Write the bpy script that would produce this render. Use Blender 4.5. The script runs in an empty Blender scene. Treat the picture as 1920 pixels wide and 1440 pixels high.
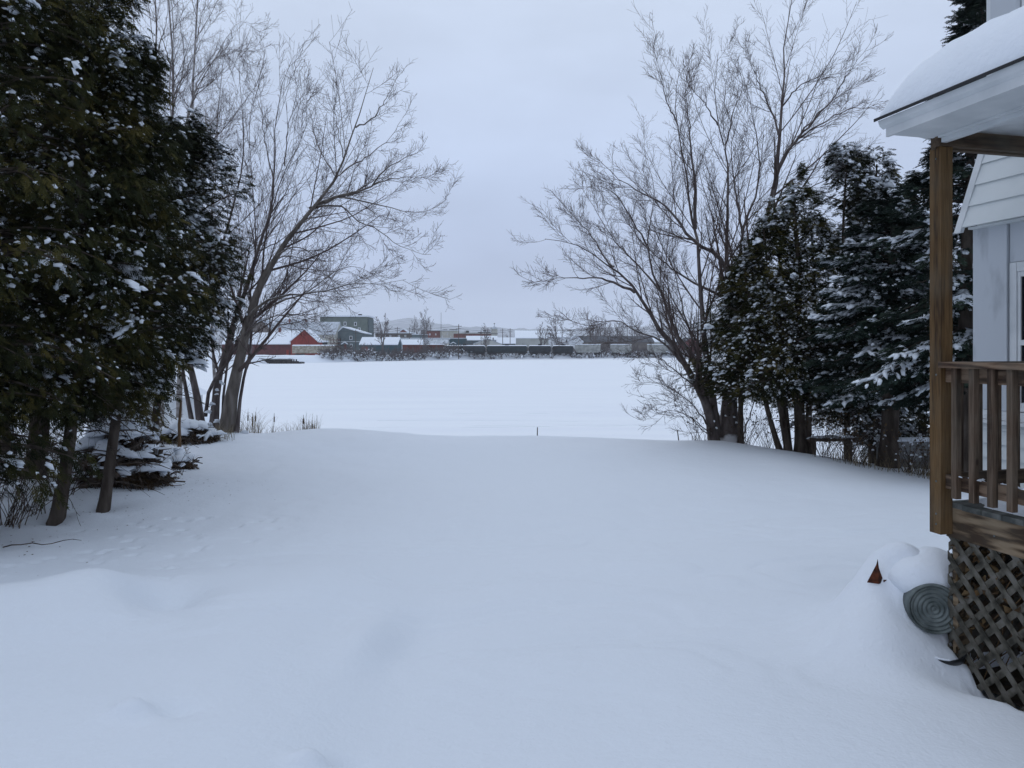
import bpy, math, random
import numpy as np
from math import radians, sin, cos, pi
from mathutils import Vector
rnd = random.Random(7)
F, HX, HY, EYE = 1400.0, 960.0, 655.0, 2.0      # focal length and horizon measured on the 1920x1440 photograph; eye height
RIVER = -1.7
scene = bpy.context.scene
col = scene.collection
# ---------------------------------------------------------------- camera
cam = bpy.data.cameras.new("camera")
cam.sensor_width = 36.0
cam.lens = 36.0 * F / 1920.0
cam.shift_y = -(720.0 - HY) / 1920.0
cam.clip_start, cam.clip_end = 0.05, 20000.0
camo = bpy.data.objects.new("camera", cam)
camo.location = (0, 0, EYE)
camo.rotation_euler = (radians(90), 0, 0)
col.objects.link(camo)
scene.camera = camo
# ---------------------------------------------------------------- world: bright overcast
w = bpy.data.worlds.new("World")
scene.world = w
w.use_nodes = True
nt = w.node_tree
N, L = nt.nodes, nt.links
N.clear()
out = N.new("ShaderNodeOutputWorld")
bg = N.new("ShaderNodeBackground")
L.new(bg.outputs[0], out.inputs[0])
sky = N.new("ShaderNodeTexSky")
sky.sky_type = 'NISHITA'
sky.sun_disc = False
sky.sun_elevation = radians(32)
sky.sun_rotation = radians(200)
sky.air_density, sky.dust_density, sky.ozone_density = 1.0, 4.0, 1.0
tc = N.new("ShaderNodeTexCoord")
sep = N.new("ShaderNodeSeparateXYZ")
L.new(tc.outputs['Generated'], sep.inputs[0])
ramp = N.new("ShaderNodeValToRGB")           # luminance of the cloud deck by height above the horizon
cr = ramp.color_ramp
cr.elements[0].position = 0.0
cr.elements[0].color = (0.455, 0.525, 0.725, 1)
cr.elements[1].position = 1.0
cr.elements[1].color = (0.665, 0.765, 0.92, 1)
for p, c in ((0.10, (0.455, 0.532, 0.750, 1)), (0.22, (0.530, 0.625, 0.835, 1)), (0.42, (0.640, 0.735, 0.910, 1))):
    e = cr.elements.new(p)
    e.color = c
L.new(sep.outputs['Z'], ramp.inputs[0])
mp = N.new("ShaderNodeMapping")
mp.inputs['Scale'].default_value = (1.6, 1.6, 4.2)
L.new(tc.outputs['Generated'], mp.inputs[0])
nz = N.new("ShaderNodeTexNoise")
nz.inputs['Scale'].default_value = 1.5
nz.inputs['Detail'].default_value = 5.0
nz.inputs['Roughness'].default_value = 0.5
L.new(mp.outputs[0], nz.inputs['Vector'])
mr = N.new("ShaderNodeMapRange")
mr.inputs['From Min'].default_value, mr.inputs['From Max'].default_value = 0.3, 0.7
mr.inputs['To Min'].default_value, mr.inputs['To Max'].default_value = 0.86, 1.13
L.new(nz.outputs['Fac'], mr.inputs['Value'])
vm = N.new("ShaderNodeVectorMath")
vm.operation = 'SCALE'
L.new(ramp.outputs[0], vm.inputs[0])
L.new(mr.outputs[0], vm.inputs['Scale'])
sk = N.new("ShaderNodeVectorMath")
sk.operation = 'SCALE'
sk.inputs['Scale'].default_value = 0.08
L.new(sky.outputs[0], sk.inputs[0])
mx = N.new("ShaderNodeMix")
mx.data_type = 'RGBA'
mx.inputs[0].default_value = 0.93
L.new(sk.outputs[0], mx.inputs[6])
L.new(vm.outputs[0], mx.inputs[7])
L.new(mx.outputs[2], bg.inputs[0])
bg.inputs[1].default_value = 1.0
# weak sun through the overcast, behind the camera's right shoulder
sl = bpy.data.lights.new("sun", 'SUN')
sl.energy = 0.42
sl.angle = radians(50)
sl.color = (1.0, 0.985, 0.97)
so = bpy.data.objects.new("sun", sl)
so.rotation_euler = (radians(42), 0, radians(-150))
col.objects.link(so)
scene.view_settings.view_transform = 'Standard'
scene.view_settings.look = 'None'
scene.view_settings.exposure = 0.0
scene.view_settings.gamma = 1.0
scene.cycles.max_bounces = 8
scene.cycles.diffuse_bounces = 3
scene.cycles.volume_bounces = 3
scene.cycles.transparent_max_bounces = 8
scene.cycles.use_denoising = True

# ---------------------------------------------------------------- helpers
def at(px, py, Y):
    return Vector(((px - HX) / F * Y, Y, EYE - (py - HY) / F * Y))

def tag(o, label=None, cat=None, group=None, kind=None):
    if label: o['label'] = label
    if cat: o['category'] = cat
    if group: o['group'] = group
    if kind: o['kind'] = kind
    return o

def empty(name, loc=(0, 0, 0), rz=0.0, label=None, cat=None, group=None):
    o = bpy.data.objects.new(name, None)
    o.empty_display_size = 0.2
    o.location = loc
    o.rotation_euler = (0, 0, rz)
    col.objects.link(o)
    return tag(o, label, cat, group)

def copy_tree(o, parent=None):
    c = o.copy()
    col.objects.link(c)
    c.parent = parent
    for ch in list(o.children):
        copy_tree(ch, c)
    return c

class MB:
    """collects quads and triangles, several materials, and links them as one mesh object"""
    def __init__(s):
        s.v, s.q, s.t, s.qm, s.tm, s.n, s.at = [], [], [], [], [], 0, []
    def add(s, v, quads=None, tris=None, m=0, a=None):
        v = np.asarray(v, dtype=np.float32).reshape(-1, 3)
        s.v.append(v)
        s.at.append(np.full(len(v), 0.5, np.float32) if a is None else np.asarray(a, np.float32))
        if quads is not None and len(quads):
            q = np.asarray(quads, dtype=np.int64).reshape(-1, 4) + s.n
            s.q.append(q); s.qm.append(np.full(len(q), m, np.int32))
        if tris is not None and len(tris):
            t = np.asarray(tris, dtype=np.int64).reshape(-1, 3) + s.n
            s.t.append(t); s.tm.append(np.full(len(t), m, np.int32))
        s.n += len(v)
        return s
    def box(s, x0, x1, y0, y1, z0, z1, m=0):
        v = [(x, y, z) for z in (z0, z1) for y in (y0, y1) for x in (x0, x1)]
        return s.add(v, [(0, 2, 3, 1), (4, 5, 7, 6), (0, 1, 5, 4), (2, 6, 7, 3), (0, 4, 6, 2), (1, 3, 7, 5)], m=m)
    def prism(s, pts, axis, a0, a1, m=0):
        """pts: outline of (u, v); axis 'x': u=y v=z; 'y': u=x v=z; 'z': u=x v=y"""
        k = len(pts)
        def P(u, v, a):
            return {'x': (a, u, v), 'y': (u, a, v), 'z': (u, v, a)}[axis]
        v = [P(p[0], p[1], a0) for p in pts] + [P(p[0], p[1], a1) for p in pts]
        c0 = P(sum(p[0] for p in pts) / k, sum(p[1] for p in pts) / k, a0)
        c1 = P(sum(p[0] for p in pts) / k, sum(p[1] for p in pts) / k, a1)
        v += [c0, c1]
        qs = [(i, (i + 1) % k, k + (i + 1) % k, k + i) for i in range(k)]
        ts = [(2 * k, (i + 1) % k, i) for i in range(k)] + [(2 * k + 1, k + i, k + (i + 1) % k) for i in range(k)]
        return s.add(v, qs, ts, m=m)
    def chevron(s, P, axis, a0, a1, m=0):
        """gable roof: six outline points (eave, ridge, eave below; eave, ridge, eave above), as two slabs"""
        s.prism([P[0], P[1], P[4], P[5]], axis, a0, a1, m)
        return s.prism([P[1], P[2], P[3], P[4]], axis, a0, a1, m)
    def tubes(s, P, R, sides=5, m=0, a=None, cap=True):
        v, q = tubes(P, R, sides)
        aa = None
        if a is not None:
            aa = np.repeat(np.asarray(a), P.shape[1] * sides)
        s.add(v, q, m=m, a=aa)
        if cap:
            n, k = P.shape[:2]
            base = s.n - n * k * sides
            for e in (0, k - 1):
                idx = base + (np.arange(n)[:, None] * k + e) * sides + np.arange(sides)[None, :]
                if sides == 4:
                    s.q.append(idx); s.qm.append(np.full(n, m, np.int32))
                elif sides == 3:
                    s.t.append(idx); s.tm.append(np.full(n, m, np.int32))
                elif n < 400:
                    for row in idx:
                        tt = np.array([(row[0], row[i], row[i + 1]) for i in range(1, sides - 1)])
                        s.t.append(tt); s.tm.append(np.full(len(tt), m, np.int32))
        return s
    def tube(s, pts, r, sides=8, m=0):
        P = np.array([[tuple(p) for p in pts]], float)
        R = np.array([r if hasattr(r, '__len__') else [r] * len(pts)], float)
        return s.tubes(P, R, sides, m)
    def build(s, name, mats, parent=None, smooth=False, attr=False):
        me = bpy.data.meshes.new(name)
        V = np.concatenate(s.v)
        me.vertices.add(len(V))
        me.vertices.foreach_set('co', V.ravel())
        Q = np.concatenate(s.q) if s.q else np.zeros((0, 4), np.int64)
        T = np.concatenate(s.t) if s.t else np.zeros((0, 3), np.int64)
        me.loops.add(Q.size + T.size)
        me.loops.foreach_set('vertex_index', np.concatenate([Q.ravel(), T.ravel()]).astype(np.int32))
        me.polygons.add(len(Q) + len(T))
        ls = np.concatenate([np.arange(len(Q)) * 4, Q.size + np.arange(len(T)) * 3]).astype(np.int32)
        me.polygons.foreach_set('loop_start', ls)
        mi = np.concatenate((s.qm or [np.zeros(0, np.int32)]) + (s.tm or [np.zeros(0, np.int32)])).astype(np.int32)
        me.polygons.foreach_set('material_index', mi)
        me.polygons.foreach_set('use_smooth', np.full(len(mi), smooth, dtype=bool))
        if not isinstance(mats, (list, tuple)): mats = [mats]
        for m_ in mats: me.materials.append(m_)
        if attr:
            A = me.attributes.new('tint', 'FLOAT', 'POINT')
            A.data.foreach_set('value', np.concatenate(s.at).astype(np.float32))
        me.update(calc_edges=True)
        me.validate()
        o = bpy.data.objects.new(name, me)
        col.objects.link(o)
        o.parent = parent
        return o

def unit(v):
    return v / np.maximum(np.linalg.norm(v, axis=-1, keepdims=True), 1e-9)

def tubes(P, R, sides):
    """P (n,k,3) polylines, R (n,k) radii -> vertices, quads"""
    n, k, _ = P.shape
    T = np.empty_like(P)
    T[:, 1:-1] = P[:, 2:] - P[:, :-2]
    T[:, 0] = P[:, 1] - P[:, 0]
    T[:, -1] = P[:, -1] - P[:, -2]
    T = unit(T)
    mean = unit(P[:, -1] - P[:, 0])
    ref = np.where(np.abs(mean[:, 2:3]) < 0.8, np.array([[0, 0, 1.0]]), np.array([[0.3, 0.95, 0.0]]))
    U = unit(np.cross(T, ref[:, None, :]))
    W = np.cross(U, T)
    a = np.arange(sides) * 2 * pi / sides
    ring = U[:, :, None, :] * np.cos(a)[None, None, :, None] + W[:, :, None, :] * np.sin(a)[None, None, :, None]
    V = (P[:, :, None, :] + ring * R[:, :, None, None]).reshape(-1, 3)
    i = np.arange(n)[:, None, None] * k * sides
    j = np.arange(k - 1)[None, :, None] * sides
    c = np.arange(sides)[None, None, :]
    c2 = (c + 1) % sides
    q = np.stack([i + j + c, i + j + c2, i + j + sides + c2, i + j + sides + c], -1).reshape(-1, 4)
    return V, q

def resample(pts, k):
    pts = np.asarray(pts, float)
    # smooth with a Catmull-Rom pass, then resample by length
    p = np.vstack([2 * pts[0] - pts[1], pts, 2 * pts[-1] - pts[-2]])
    o = []
    for i in range(1, len(p) - 2):
        for t in np.linspace(0, 1, 8, endpoint=False):
            a, b, c, d = p[i - 1], p[i], p[i + 1], p[i + 2]
            o.append(0.5 * (2 * b + (c - a) * t + (2 * a - 5 * b + 4 * c - d) * t * t + (3 * b - a - 3 * c + d) * t ** 3))
    o.append(pts[-1])
    o = np.array(o)
    s = np.concatenate([[0], np.cumsum(np.linalg.norm(np.diff(o, axis=0), axis=1))])
    u = np.linspace(0, s[-1], k)
    return np.stack([np.interp(u, s, o[:, i]) for i in range(o.shape[1])], 1)

def smooth01(x):
    x = np.clip(x, 0, 1)
    return x * x * (3 - 2 * x)

def vnoise(x, y, seed=0):
    """smooth value noise, numpy"""
    xi, yi = np.floor(x).astype(np.int64), np.floor(y).astype(np.int64)
    fx, fy = x - xi, y - yi
    fx, fy = fx * fx * (3 - 2 * fx), fy * fy * (3 - 2 * fy)
    def h(a, b):
        n = (a * 374761393 + b * 668265263 + seed * 1442695041) & 0x7fffffff
        n = ((n ^ (n >> 13)) * 1274126177) & 0x7fffffff
        return ((n ^ (n >> 16)) & 0xffff) / 65535.0
    return (h(xi, yi) * (1 - fx) + h(xi + 1, yi) * fx) * (1 - fy) + (h(xi, yi + 1) * (1 - fx) + h(xi + 1, yi + 1) * fx) * fy

# ---------------------------------------------------------------- materials
def mat(name, rgb=(0.5, 0.5, 0.5), rough=0.8, spec=0.3, metal=0.0):
    m = bpy.data.materials.new(name)
    m.use_nodes = True
    b = m.node_tree.nodes['Principled BSDF']
    b.inputs['Base Color'].default_value = (*rgb, 1)
    b.inputs['Roughness'].default_value = rough
    b.inputs['Specular IOR Level'].default_value = spec
    b.inputs['Metallic'].default_value = metal
    return m

def noisy(name, c1, c2, scale=4.0, stretch=(1, 1, 1), rough=0.8, spec=0.2, bump=0.0, lo=0.35, hi=0.65, detail=6.0, metal=0.0, coord='Object', dist=0.0, c3=None, bscale=None):
    m = mat(name, c1, rough, spec, metal)
    nt = m.node_tree
    N, L = nt.nodes, nt.links
    b = N['Principled BSDF']
    tc = N.new('ShaderNodeTexCoord')
    mp = N.new('ShaderNodeMapping')
    mp.inputs['Scale'].default_value = stretch
    L.new(tc.outputs[coord], mp.inputs[0])
    n = N.new('ShaderNodeTexNoise')
    n.inputs['Scale'].default_value = scale
    n.inputs['Detail'].default_value = detail
    n.inputs['Distortion'].default_value = dist
    L.new(mp.outputs[0], n.inputs['Vector'])
    r = N.new('ShaderNodeValToRGB')
    r.color_ramp.elements[0].position, r.color_ramp.elements[1].position = lo, hi
    r.color_ramp.elements[0].color = (*c1, 1)
    r.color_ramp.elements[1].color = (*c2, 1)
    if c3:
        e = r.color_ramp.elements.new((lo + hi) / 2)
        e.color = (*c3, 1)
    L.new(n.outputs['Fac'], r.inputs[0])
    L.new(r.outputs[0], b.inputs['Base Color'])
    if bump:
        src = n
        if bscale:
            src = N.new('ShaderNodeTexNoise')
            src.inputs['Scale'].default_value = bscale
            src.inputs['Detail'].default_value = 4.0
            L.new(mp.outputs[0], src.inputs['Vector'])
        bp = N.new('ShaderNodeBump')
        bp.inputs['Strength'].default_value = 0.6
        bp.inputs['Distance'].default_value = bump
        L.new(src.outputs['Fac'], bp.inputs['Height'])
        L.new(bp.outputs[0], b.inputs['Normal'])
    return m

def wood(name, dark, mid, light, stretch, scale=7.0, knots=True, grey=0.0, rings=16.0, amp=0.22):
    """sawn board: long grain lines with wandering rings and a few knots"""
    m = mat(name, mid, 0.75, 0.25)
    nt = m.node_tree
    N, L = nt.nodes, nt.links
    b = N['Principled BSDF']
    tc = N.new('ShaderNodeTexCoord')
    mp = N.new('ShaderNodeMapping')
    mp.inputs['Scale'].default_value = stretch
    L.new(tc.outputs['Object'], mp.inputs[0])
    n1 = N.new('ShaderNodeTexNoise')
    n1.inputs['Scale'].default_value = scale * 0.45
    n1.inputs['Detail'].default_value = 2.0
    L.new(mp.outputs[0], n1.inputs['Vector'])
    mul = N.new('ShaderNodeMath'); mul.operation = 'MULTIPLY'; mul.inputs[1].default_value = rings
    L.new(n1.outputs['Fac'], mul.inputs[0])
    fr = N.new('ShaderNodeMath'); fr.operation = 'SINE'
    L.new(mul.outputs[0], fr.inputs[0])
    n2 = N.new('ShaderNodeTexNoise')
    n2.inputs['Scale'].default_value = scale * 4
    n2.inputs['Detail'].default_value = 5.0
    L.new(mp.outputs[0], n2.inputs['Vector'])
    ad = N.new('ShaderNodeMath'); ad.operation = 'MULTIPLY_ADD'; ad.inputs[1].default_value = amp; ad.inputs[2].default_value = -0.0
    L.new(fr.outputs[0], ad.inputs[0])
    L.new(n2.outputs['Fac'], ad.inputs[2])
    r = N.new('ShaderNodeValToRGB')
    el = r.color_ramp.elements
    el[0].position, el[0].color = 0.22, (*dark, 1)
    el[1].position, el[1].color = 0.80, (*light, 1)
    e = el.new(0.5); e.color = (*mid, 1)
    L.new(ad.outputs[0], r.inputs[0])
    # broad weathering
    n3 = N.new('ShaderNodeTexNoise')
    n3.inputs['Scale'].default_value = 3.5
    n3.inputs['Detail'].default_value = 4.0
    L.new(tc.outputs['Object'], n3.inputs['Vector'])
    mr = N.new('ShaderNodeMapRange')
    mr.inputs['From Min'].default_value, mr.inputs['From Max'].default_value = 0.42, 0.72
    mr.inputs['To Max'].default_value = 0.25 + grey
    L.new(n3.outputs['Fac'], mr.inputs['Value'])
    mxx = N.new('ShaderNodeMix'); mxx.data_type = 'RGBA'
    L.new(mr.outputs[0], mxx.inputs[0])
    L.new(r.outputs[0], mxx.inputs[6])
    mxx.inputs[7].default_value = (0.15, 0.14, 0.11, 1)
    last = mxx.outputs[2]
    if knots:
        mk = N.new('ShaderNodeMapping')
        mk.inputs['Scale'].default_value = tuple(min(1.0, max(0.45, v)) * 3.2 for v in stretch)
        L.new(tc.outputs['Object'], mk.inputs[0])
        vo = N.new('ShaderNodeTexVoronoi')
        vo.inputs['Scale'].default_value = 2.4
        L.new(mk.outputs[0], vo.inputs['Vector'])
        km = N.new('ShaderNodeMapRange')
        km.inputs['From Min'].default_value, km.inputs['From Max'].default_value = 0.05, 0.10
        km.inputs['To Min'].default_value, km.inputs['To Max'].default_value = 0.85, 0.0
        L.new(vo.outputs['Distance'], km.inputs['Value'])
        m2 = N.new('ShaderNodeMix'); m2.data_type = 'RGBA'
        L.new(km.outputs[0], m2.inputs[0])
        L.new(last, m2.inputs[6])
        m2.inputs[7].default_value = (0.028, 0.016, 0.010, 1)
        last = m2.outputs[2]
    L.new(last, b.inputs['Base Color'])
    bp = N.new('ShaderNodeBump')
    bp.inputs['Strength'].default_value = 0.5
    bp.inputs['Distance'].default_value = 0.002
    L.new(n2.outputs['Fac'], bp.inputs['Height'])
    L.new(bp.outputs[0], b.inputs['Normal'])
    return m

def foliage(name, dark, mid, light):
    m = mat(name, mid, 0.75, 0.15)
    nt = m.node_tree
    N, L = nt.nodes, nt.links
    b = N['Principled BSDF']
    a = N.new('ShaderNodeAttribute')
    a.attribute_name = 'tint'
    r = N.new('ShaderNodeValToRGB')
    el = r.color_ramp.elements
    el[0].position, el[0].color = 0.1, (*dark, 1)
    el[1].position, el[1].color = 0.95, (*light, 1)
    e = el.new(0.55); e.color = (*mid, 1)
    L.new(a.outputs['Fac'], r.inputs[0])
    L.new(r.outputs[0], b.inputs['Base Color'])
    return m

def bark(name, c1, c2, c3, snow=0.0, scale=9.0, stretch=(1, 1, 0.25), snowth=0.55):
    m = noisy(name, c1, c2, scale, stretch, 0.9, 0.1, bump=0.008, c3=c3, lo=0.3, hi=0.7)
    if snow > 0:                                    # wind-packed snow lying on upward faces of the limbs
        nt = m.node_tree
        N, L = nt.nodes, nt.links
        b = N['Principled BSDF']
        src = b.inputs['Base Color'].links[0].from_socket
        g = N.new('ShaderNodeNewGeometry')
        s = N.new('ShaderNodeSeparateXYZ')
        L.new(g.outputs['Normal'], s.inputs[0])
        n = N.new('ShaderNodeTexNoise')
        n.inputs['Scale'].default_value = 3.0
        n.inputs['Detail'].default_value = 3.0
        tc = N.new('ShaderNodeTexCoord')
        L.new(tc.outputs['Object'], n.inputs['Vector'])
        ad = N.new('ShaderNodeMath'); ad.operation = 'MULTIPLY_ADD'
        ad.inputs[1].default_value = 1.0
        L.new(n.outputs['Fac'], ad.inputs[0]); L.new(s.outputs['Z'], ad.inputs[2])
        mr = N.new('ShaderNodeMapRange')
        mr.inputs['From Min'].default_value, mr.inputs['From Max'].default_value = snowth + 0.5, snowth + 0.62
        mr.inputs['To Max'].default_value = snow
        L.new(ad.outputs[0], mr.inputs['Value'])
        mm = N.new('ShaderNodeMix'); mm.data_type = 'RGBA'
        L.new(mr.outputs[0], mm.inputs[0]); L.new(src, mm.inputs[6])
        mm.inputs[7].default_value = (0.82, 0.84, 0.88, 1)
        L.new(mm.outputs[2], b.inputs['Base Color'])
    return m

SNOWC = (0.78, 0.825, 0.885)
M = {}
def snow_mat(name, s1, d1, s2, d2, coord='Object'):
    m = mat(name, SNOWC, 0.65, 0.2)
    nt = m.node_tree
    N, L = nt.nodes, nt.links
    b = N['Principled BSDF']
    tc = N.new('ShaderNodeTexCoord')
    prev = None
    for s, d in ((s1, d1), (s2, d2)):
        n = N.new('ShaderNodeTexNoise')
        n.inputs['Scale'].default_value = s
        n.inputs['Detail'].default_value = 5.0
        n.inputs['Roughness'].default_value = 0.55
        L.new(tc.outputs[coord], n.inputs['Vector'])
        bp = N.new('ShaderNodeBump')
        bp.inputs['Strength'].default_value = 1.0
        bp.inputs['Distance'].default_value = d
        L.new(n.outputs['Fac'], bp.inputs['Height'])
        if prev: L.new(prev.outputs[0], bp.inputs['Normal'])
        prev = bp
    L.new(prev.outputs[0], b.inputs['Normal'])
    return m
M['snow'] = snow_mat('snow', 3.2, 0.020, 38.0, 0.0045)
M['clump'] = snow_mat('snow_clump', 9.0, 0.02, 45.0, 0.004)
M['farsnow'] = mat('far_snow', SNOWC, 0.8, 0.1)
# wind-rippled snow lying on the river ice
m = M['river'] = mat('river_snow', (0.83, 0.86, 0.90), 0.7, 0.15)
N, L = m.node_tree.nodes, m.node_tree.links
tc = N.new('ShaderNodeTexCoord'); mp = N.new('ShaderNodeMapping'); mp.inputs['Scale'].default_value = (0.02, 0.16, 1)
L.new(tc.outputs['Object'], mp.inputs[0])
n = N.new('ShaderNodeTexNoise'); n.inputs['Scale'].default_value = 3.0; n.inputs['Detail'].default_value = 6.0
L.new(mp.outputs[0], n.inputs['Vector'])
r = N.new('ShaderNodeValToRGB')
r.color_ramp.elements[0].position, r.color_ramp.elements[1].position = 0.36, 0.6
r.color_ramp.elements[0].color = (0.81, 0.84, 0.885, 1); r.color_ramp.elements[1].color = (0.84, 0.87, 0.905, 1)
L.new(n.outputs['Fac'], r.inputs[0]); L.new(r.outputs[0], m.node_tree.nodes['Principled BSDF'].inputs['Base Color'])

M['post'] = wood('post_wood', (0.030, 0.015, 0.006), (0.098, 0.054, 0.020), (0.155, 0.090, 0.036), (1, 1, 0.05), 30.0, rings=15.0, amp=.17)
M['joist'] = wood('joist_wood', (0.045, 0.027, 0.015), (0.155, 0.105, 0.062), (0.25, 0.185, 0.118), (1, 0.20, 1.5), 10.0, rings=38.0, amp=0.34)
M['rail'] = wood('rail_wood', (0.035, 0.018, 0.011), (0.11, 0.066, 0.042), (0.22, 0.15, 0.10), (1, 0.15, 1.3), 14.0, grey=0.15, rings=30.0, amp=.3)
M['railx'] = wood('rail_wood_cross', (0.022, 0.013, 0.008), (0.060, 0.038, 0.023), (0.105, 0.072, 0.046), (0.15, 1, 1.3), 9.0, grey=0.15)
M['baluster'] = wood('baluster_wood', (0.024, 0.013, 0.008), (0.070, 0.043, 0.027), (0.130, 0.088, 0.060), (1, 1, 0.06), 34.0, grey=0.12)
M['lattice'] = noisy('lattice_wood', (0.034, 0.032, 0.026), (0.145, 0.137, 0.120), 14.0, (1, 1, 1), 0.85, 0.15, bump=0.002, c3=(0.095, 0.088, 0.072))
M['deck'] = noisy('deck_boards', (0.07, 0.075, 0.07), (0.16, 0.165, 0.155), 16.0, (0.3, 1, 1), 0.85, 0.15, bump=0.002)
M['white'] = noisy('white_paint', (0.56, 0.585, 0.60), (0.67, 0.69, 0.70), 5.0, (1, 1, 1), 0.55, 0.35)
M['siding'] = noisy('vinyl_siding', (0.60, 0.635, 0.64), (0.66, 0.69, 0.69), 3.0, (1, 1, 1), 0.5, 0.35)
M['board'] = noisy('painted_board', (0.34, 0.36, 0.385), (0.50, 0.53, 0.565), 6.0, (1, 1, 0.35), 0.6, 0.3, lo=0.25, hi=0.46)
M['drip'] = mat('drip_edge', (0.012, 0.013, 0.016), 0.5, 0.4)
M['glass'] = mat('window_glass', (0.012, 0.014, 0.018), 0.06, 0.6)
M['galv'] = noisy('galvanised_metal', (0.055, 0.070, 0.068), (0.16, 0.185, 0.18), 9.0, (1, 1, 1), 0.55, 0.5, metal=0.35, bump=0.001)
M['rust'] = noisy('rusty_metal', (0.022, 0.011, 0.008), (0.13, 0.038, 0.018), 22.0, (1, 1, 1), 0.85, 0.2, bump=0.002)
M['black'] = mat('black_plastic', (0.010, 0.011, 0.013), 0.35, 0.5)
M['deck_shade'] = noisy('under_deck_shade', (0.02, 0.016, 0.012), (0.06, 0.045, 0.03), 12.0, bump=0.01)  # near-black brown that paints in the shade under the deck
M['leaf'] = foliage('dead_leaves', (0.045, 0.028, 0.014), (0.10, 0.06, 0.028), (0.17, 0.12, 0.06))
M['reed'] = foliage('dry_reeds', (0.07, 0.055, 0.035), (0.19, 0.15, 0.095), (0.32, 0.27, 0.18))
M['cattail'] = mat('cattail_head', (0.05, 0.026, 0.012), 0.95, 0.05)
M['cedar'] = foliage('cedar_foliage', (0.009, 0.013, 0.004), (0.028, 0.031, 0.008), (0.085, 0.070, 0.018))
M['cedarb'] = foliage('dark_cedar_foliage', (0.008, 0.011, 0.005), (0.021, 0.026, 0.010), (0.060, 0.050, 0.018))
M['spruce'] = foliage('spruce_needles', (0.006, 0.013, 0.010), (0.014, 0.028, 0.021), (0.030, 0.045, 0.030))
M['cbark'] = bark('cedar_bark', (0.032, 0.024, 0.019), (0.12, 0.10, 0.085), (0.07, 0.055, 0.045))
M['mbark'] = bark('maple_bark', (0.085, 0.071, 0.062), (0.22, 0.195, 0.175), (0.15, 0.13, 0.115), 0.8)
M['dbark'] = bark('dark_bark', (0.060, 0.047, 0.045), (0.185, 0.160, 0.152), (0.12, 0.10, 0.096), 0.8)
M['birch'] = bark('birch_bark', (0.10, 0.085, 0.08), (0.42, 0.40, 0.39), (0.30, 0.28, 0.27), 0.0, 3.0, (1, 1, 2.2))
M['twig'] = mat('twig_bark', (0.105, 0.080, 0.074), 0.9, 0.1)
M['twigl'] = mat('pale_twig_bark', (0.085, 0.066, 0.058), 0.9, 0.1)
M['stick'] = noisy('dead_stick', (0.03, 0.022, 0.018), (0.12, 0.09, 0.07), 8.0)
M['stake'] = noisy('stake_wood', (0.09, 0.055, 0.03), (0.22, 0.14, 0.08), 8.0, (1, 1, 0.2))
M['concrete'] = noisy('weathered_concrete', (0.16, 0.165, 0.165), (0.28, 0.285, 0.29), 3.0, bump=0.01)
# ---------------------------------------------------------------- yard, river, far shore
EDX = np.array([-400, -60, -14, -12.2, -10.3, -9.0, -7.5, -6, -4.3, -2, 0, 3, 4.6, 5.6, 6.4, 8, 9.5, 13, 40, 400.0])
EDY = np.array([60, 40, 33, 27, 19.5, 17.2, 17.2, 17.8, 18.6, 17.6, 17.0, 16.8, 16.6, 15.6, 14.8, 13.9, 13.6, 13.6, 14, 30.0])

def G(x, y, x0, y0, sx, sy, a=0.0, p=2.0):
    c, s = cos(a), sin(a)
    u = (x - x0) * c + (y - y0) * s
    v = -(x - x0) * s + (y - y0) * c
    return np.exp(-((np.abs(u) / sx) ** p + (np.abs(v) / sy) ** p))

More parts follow.
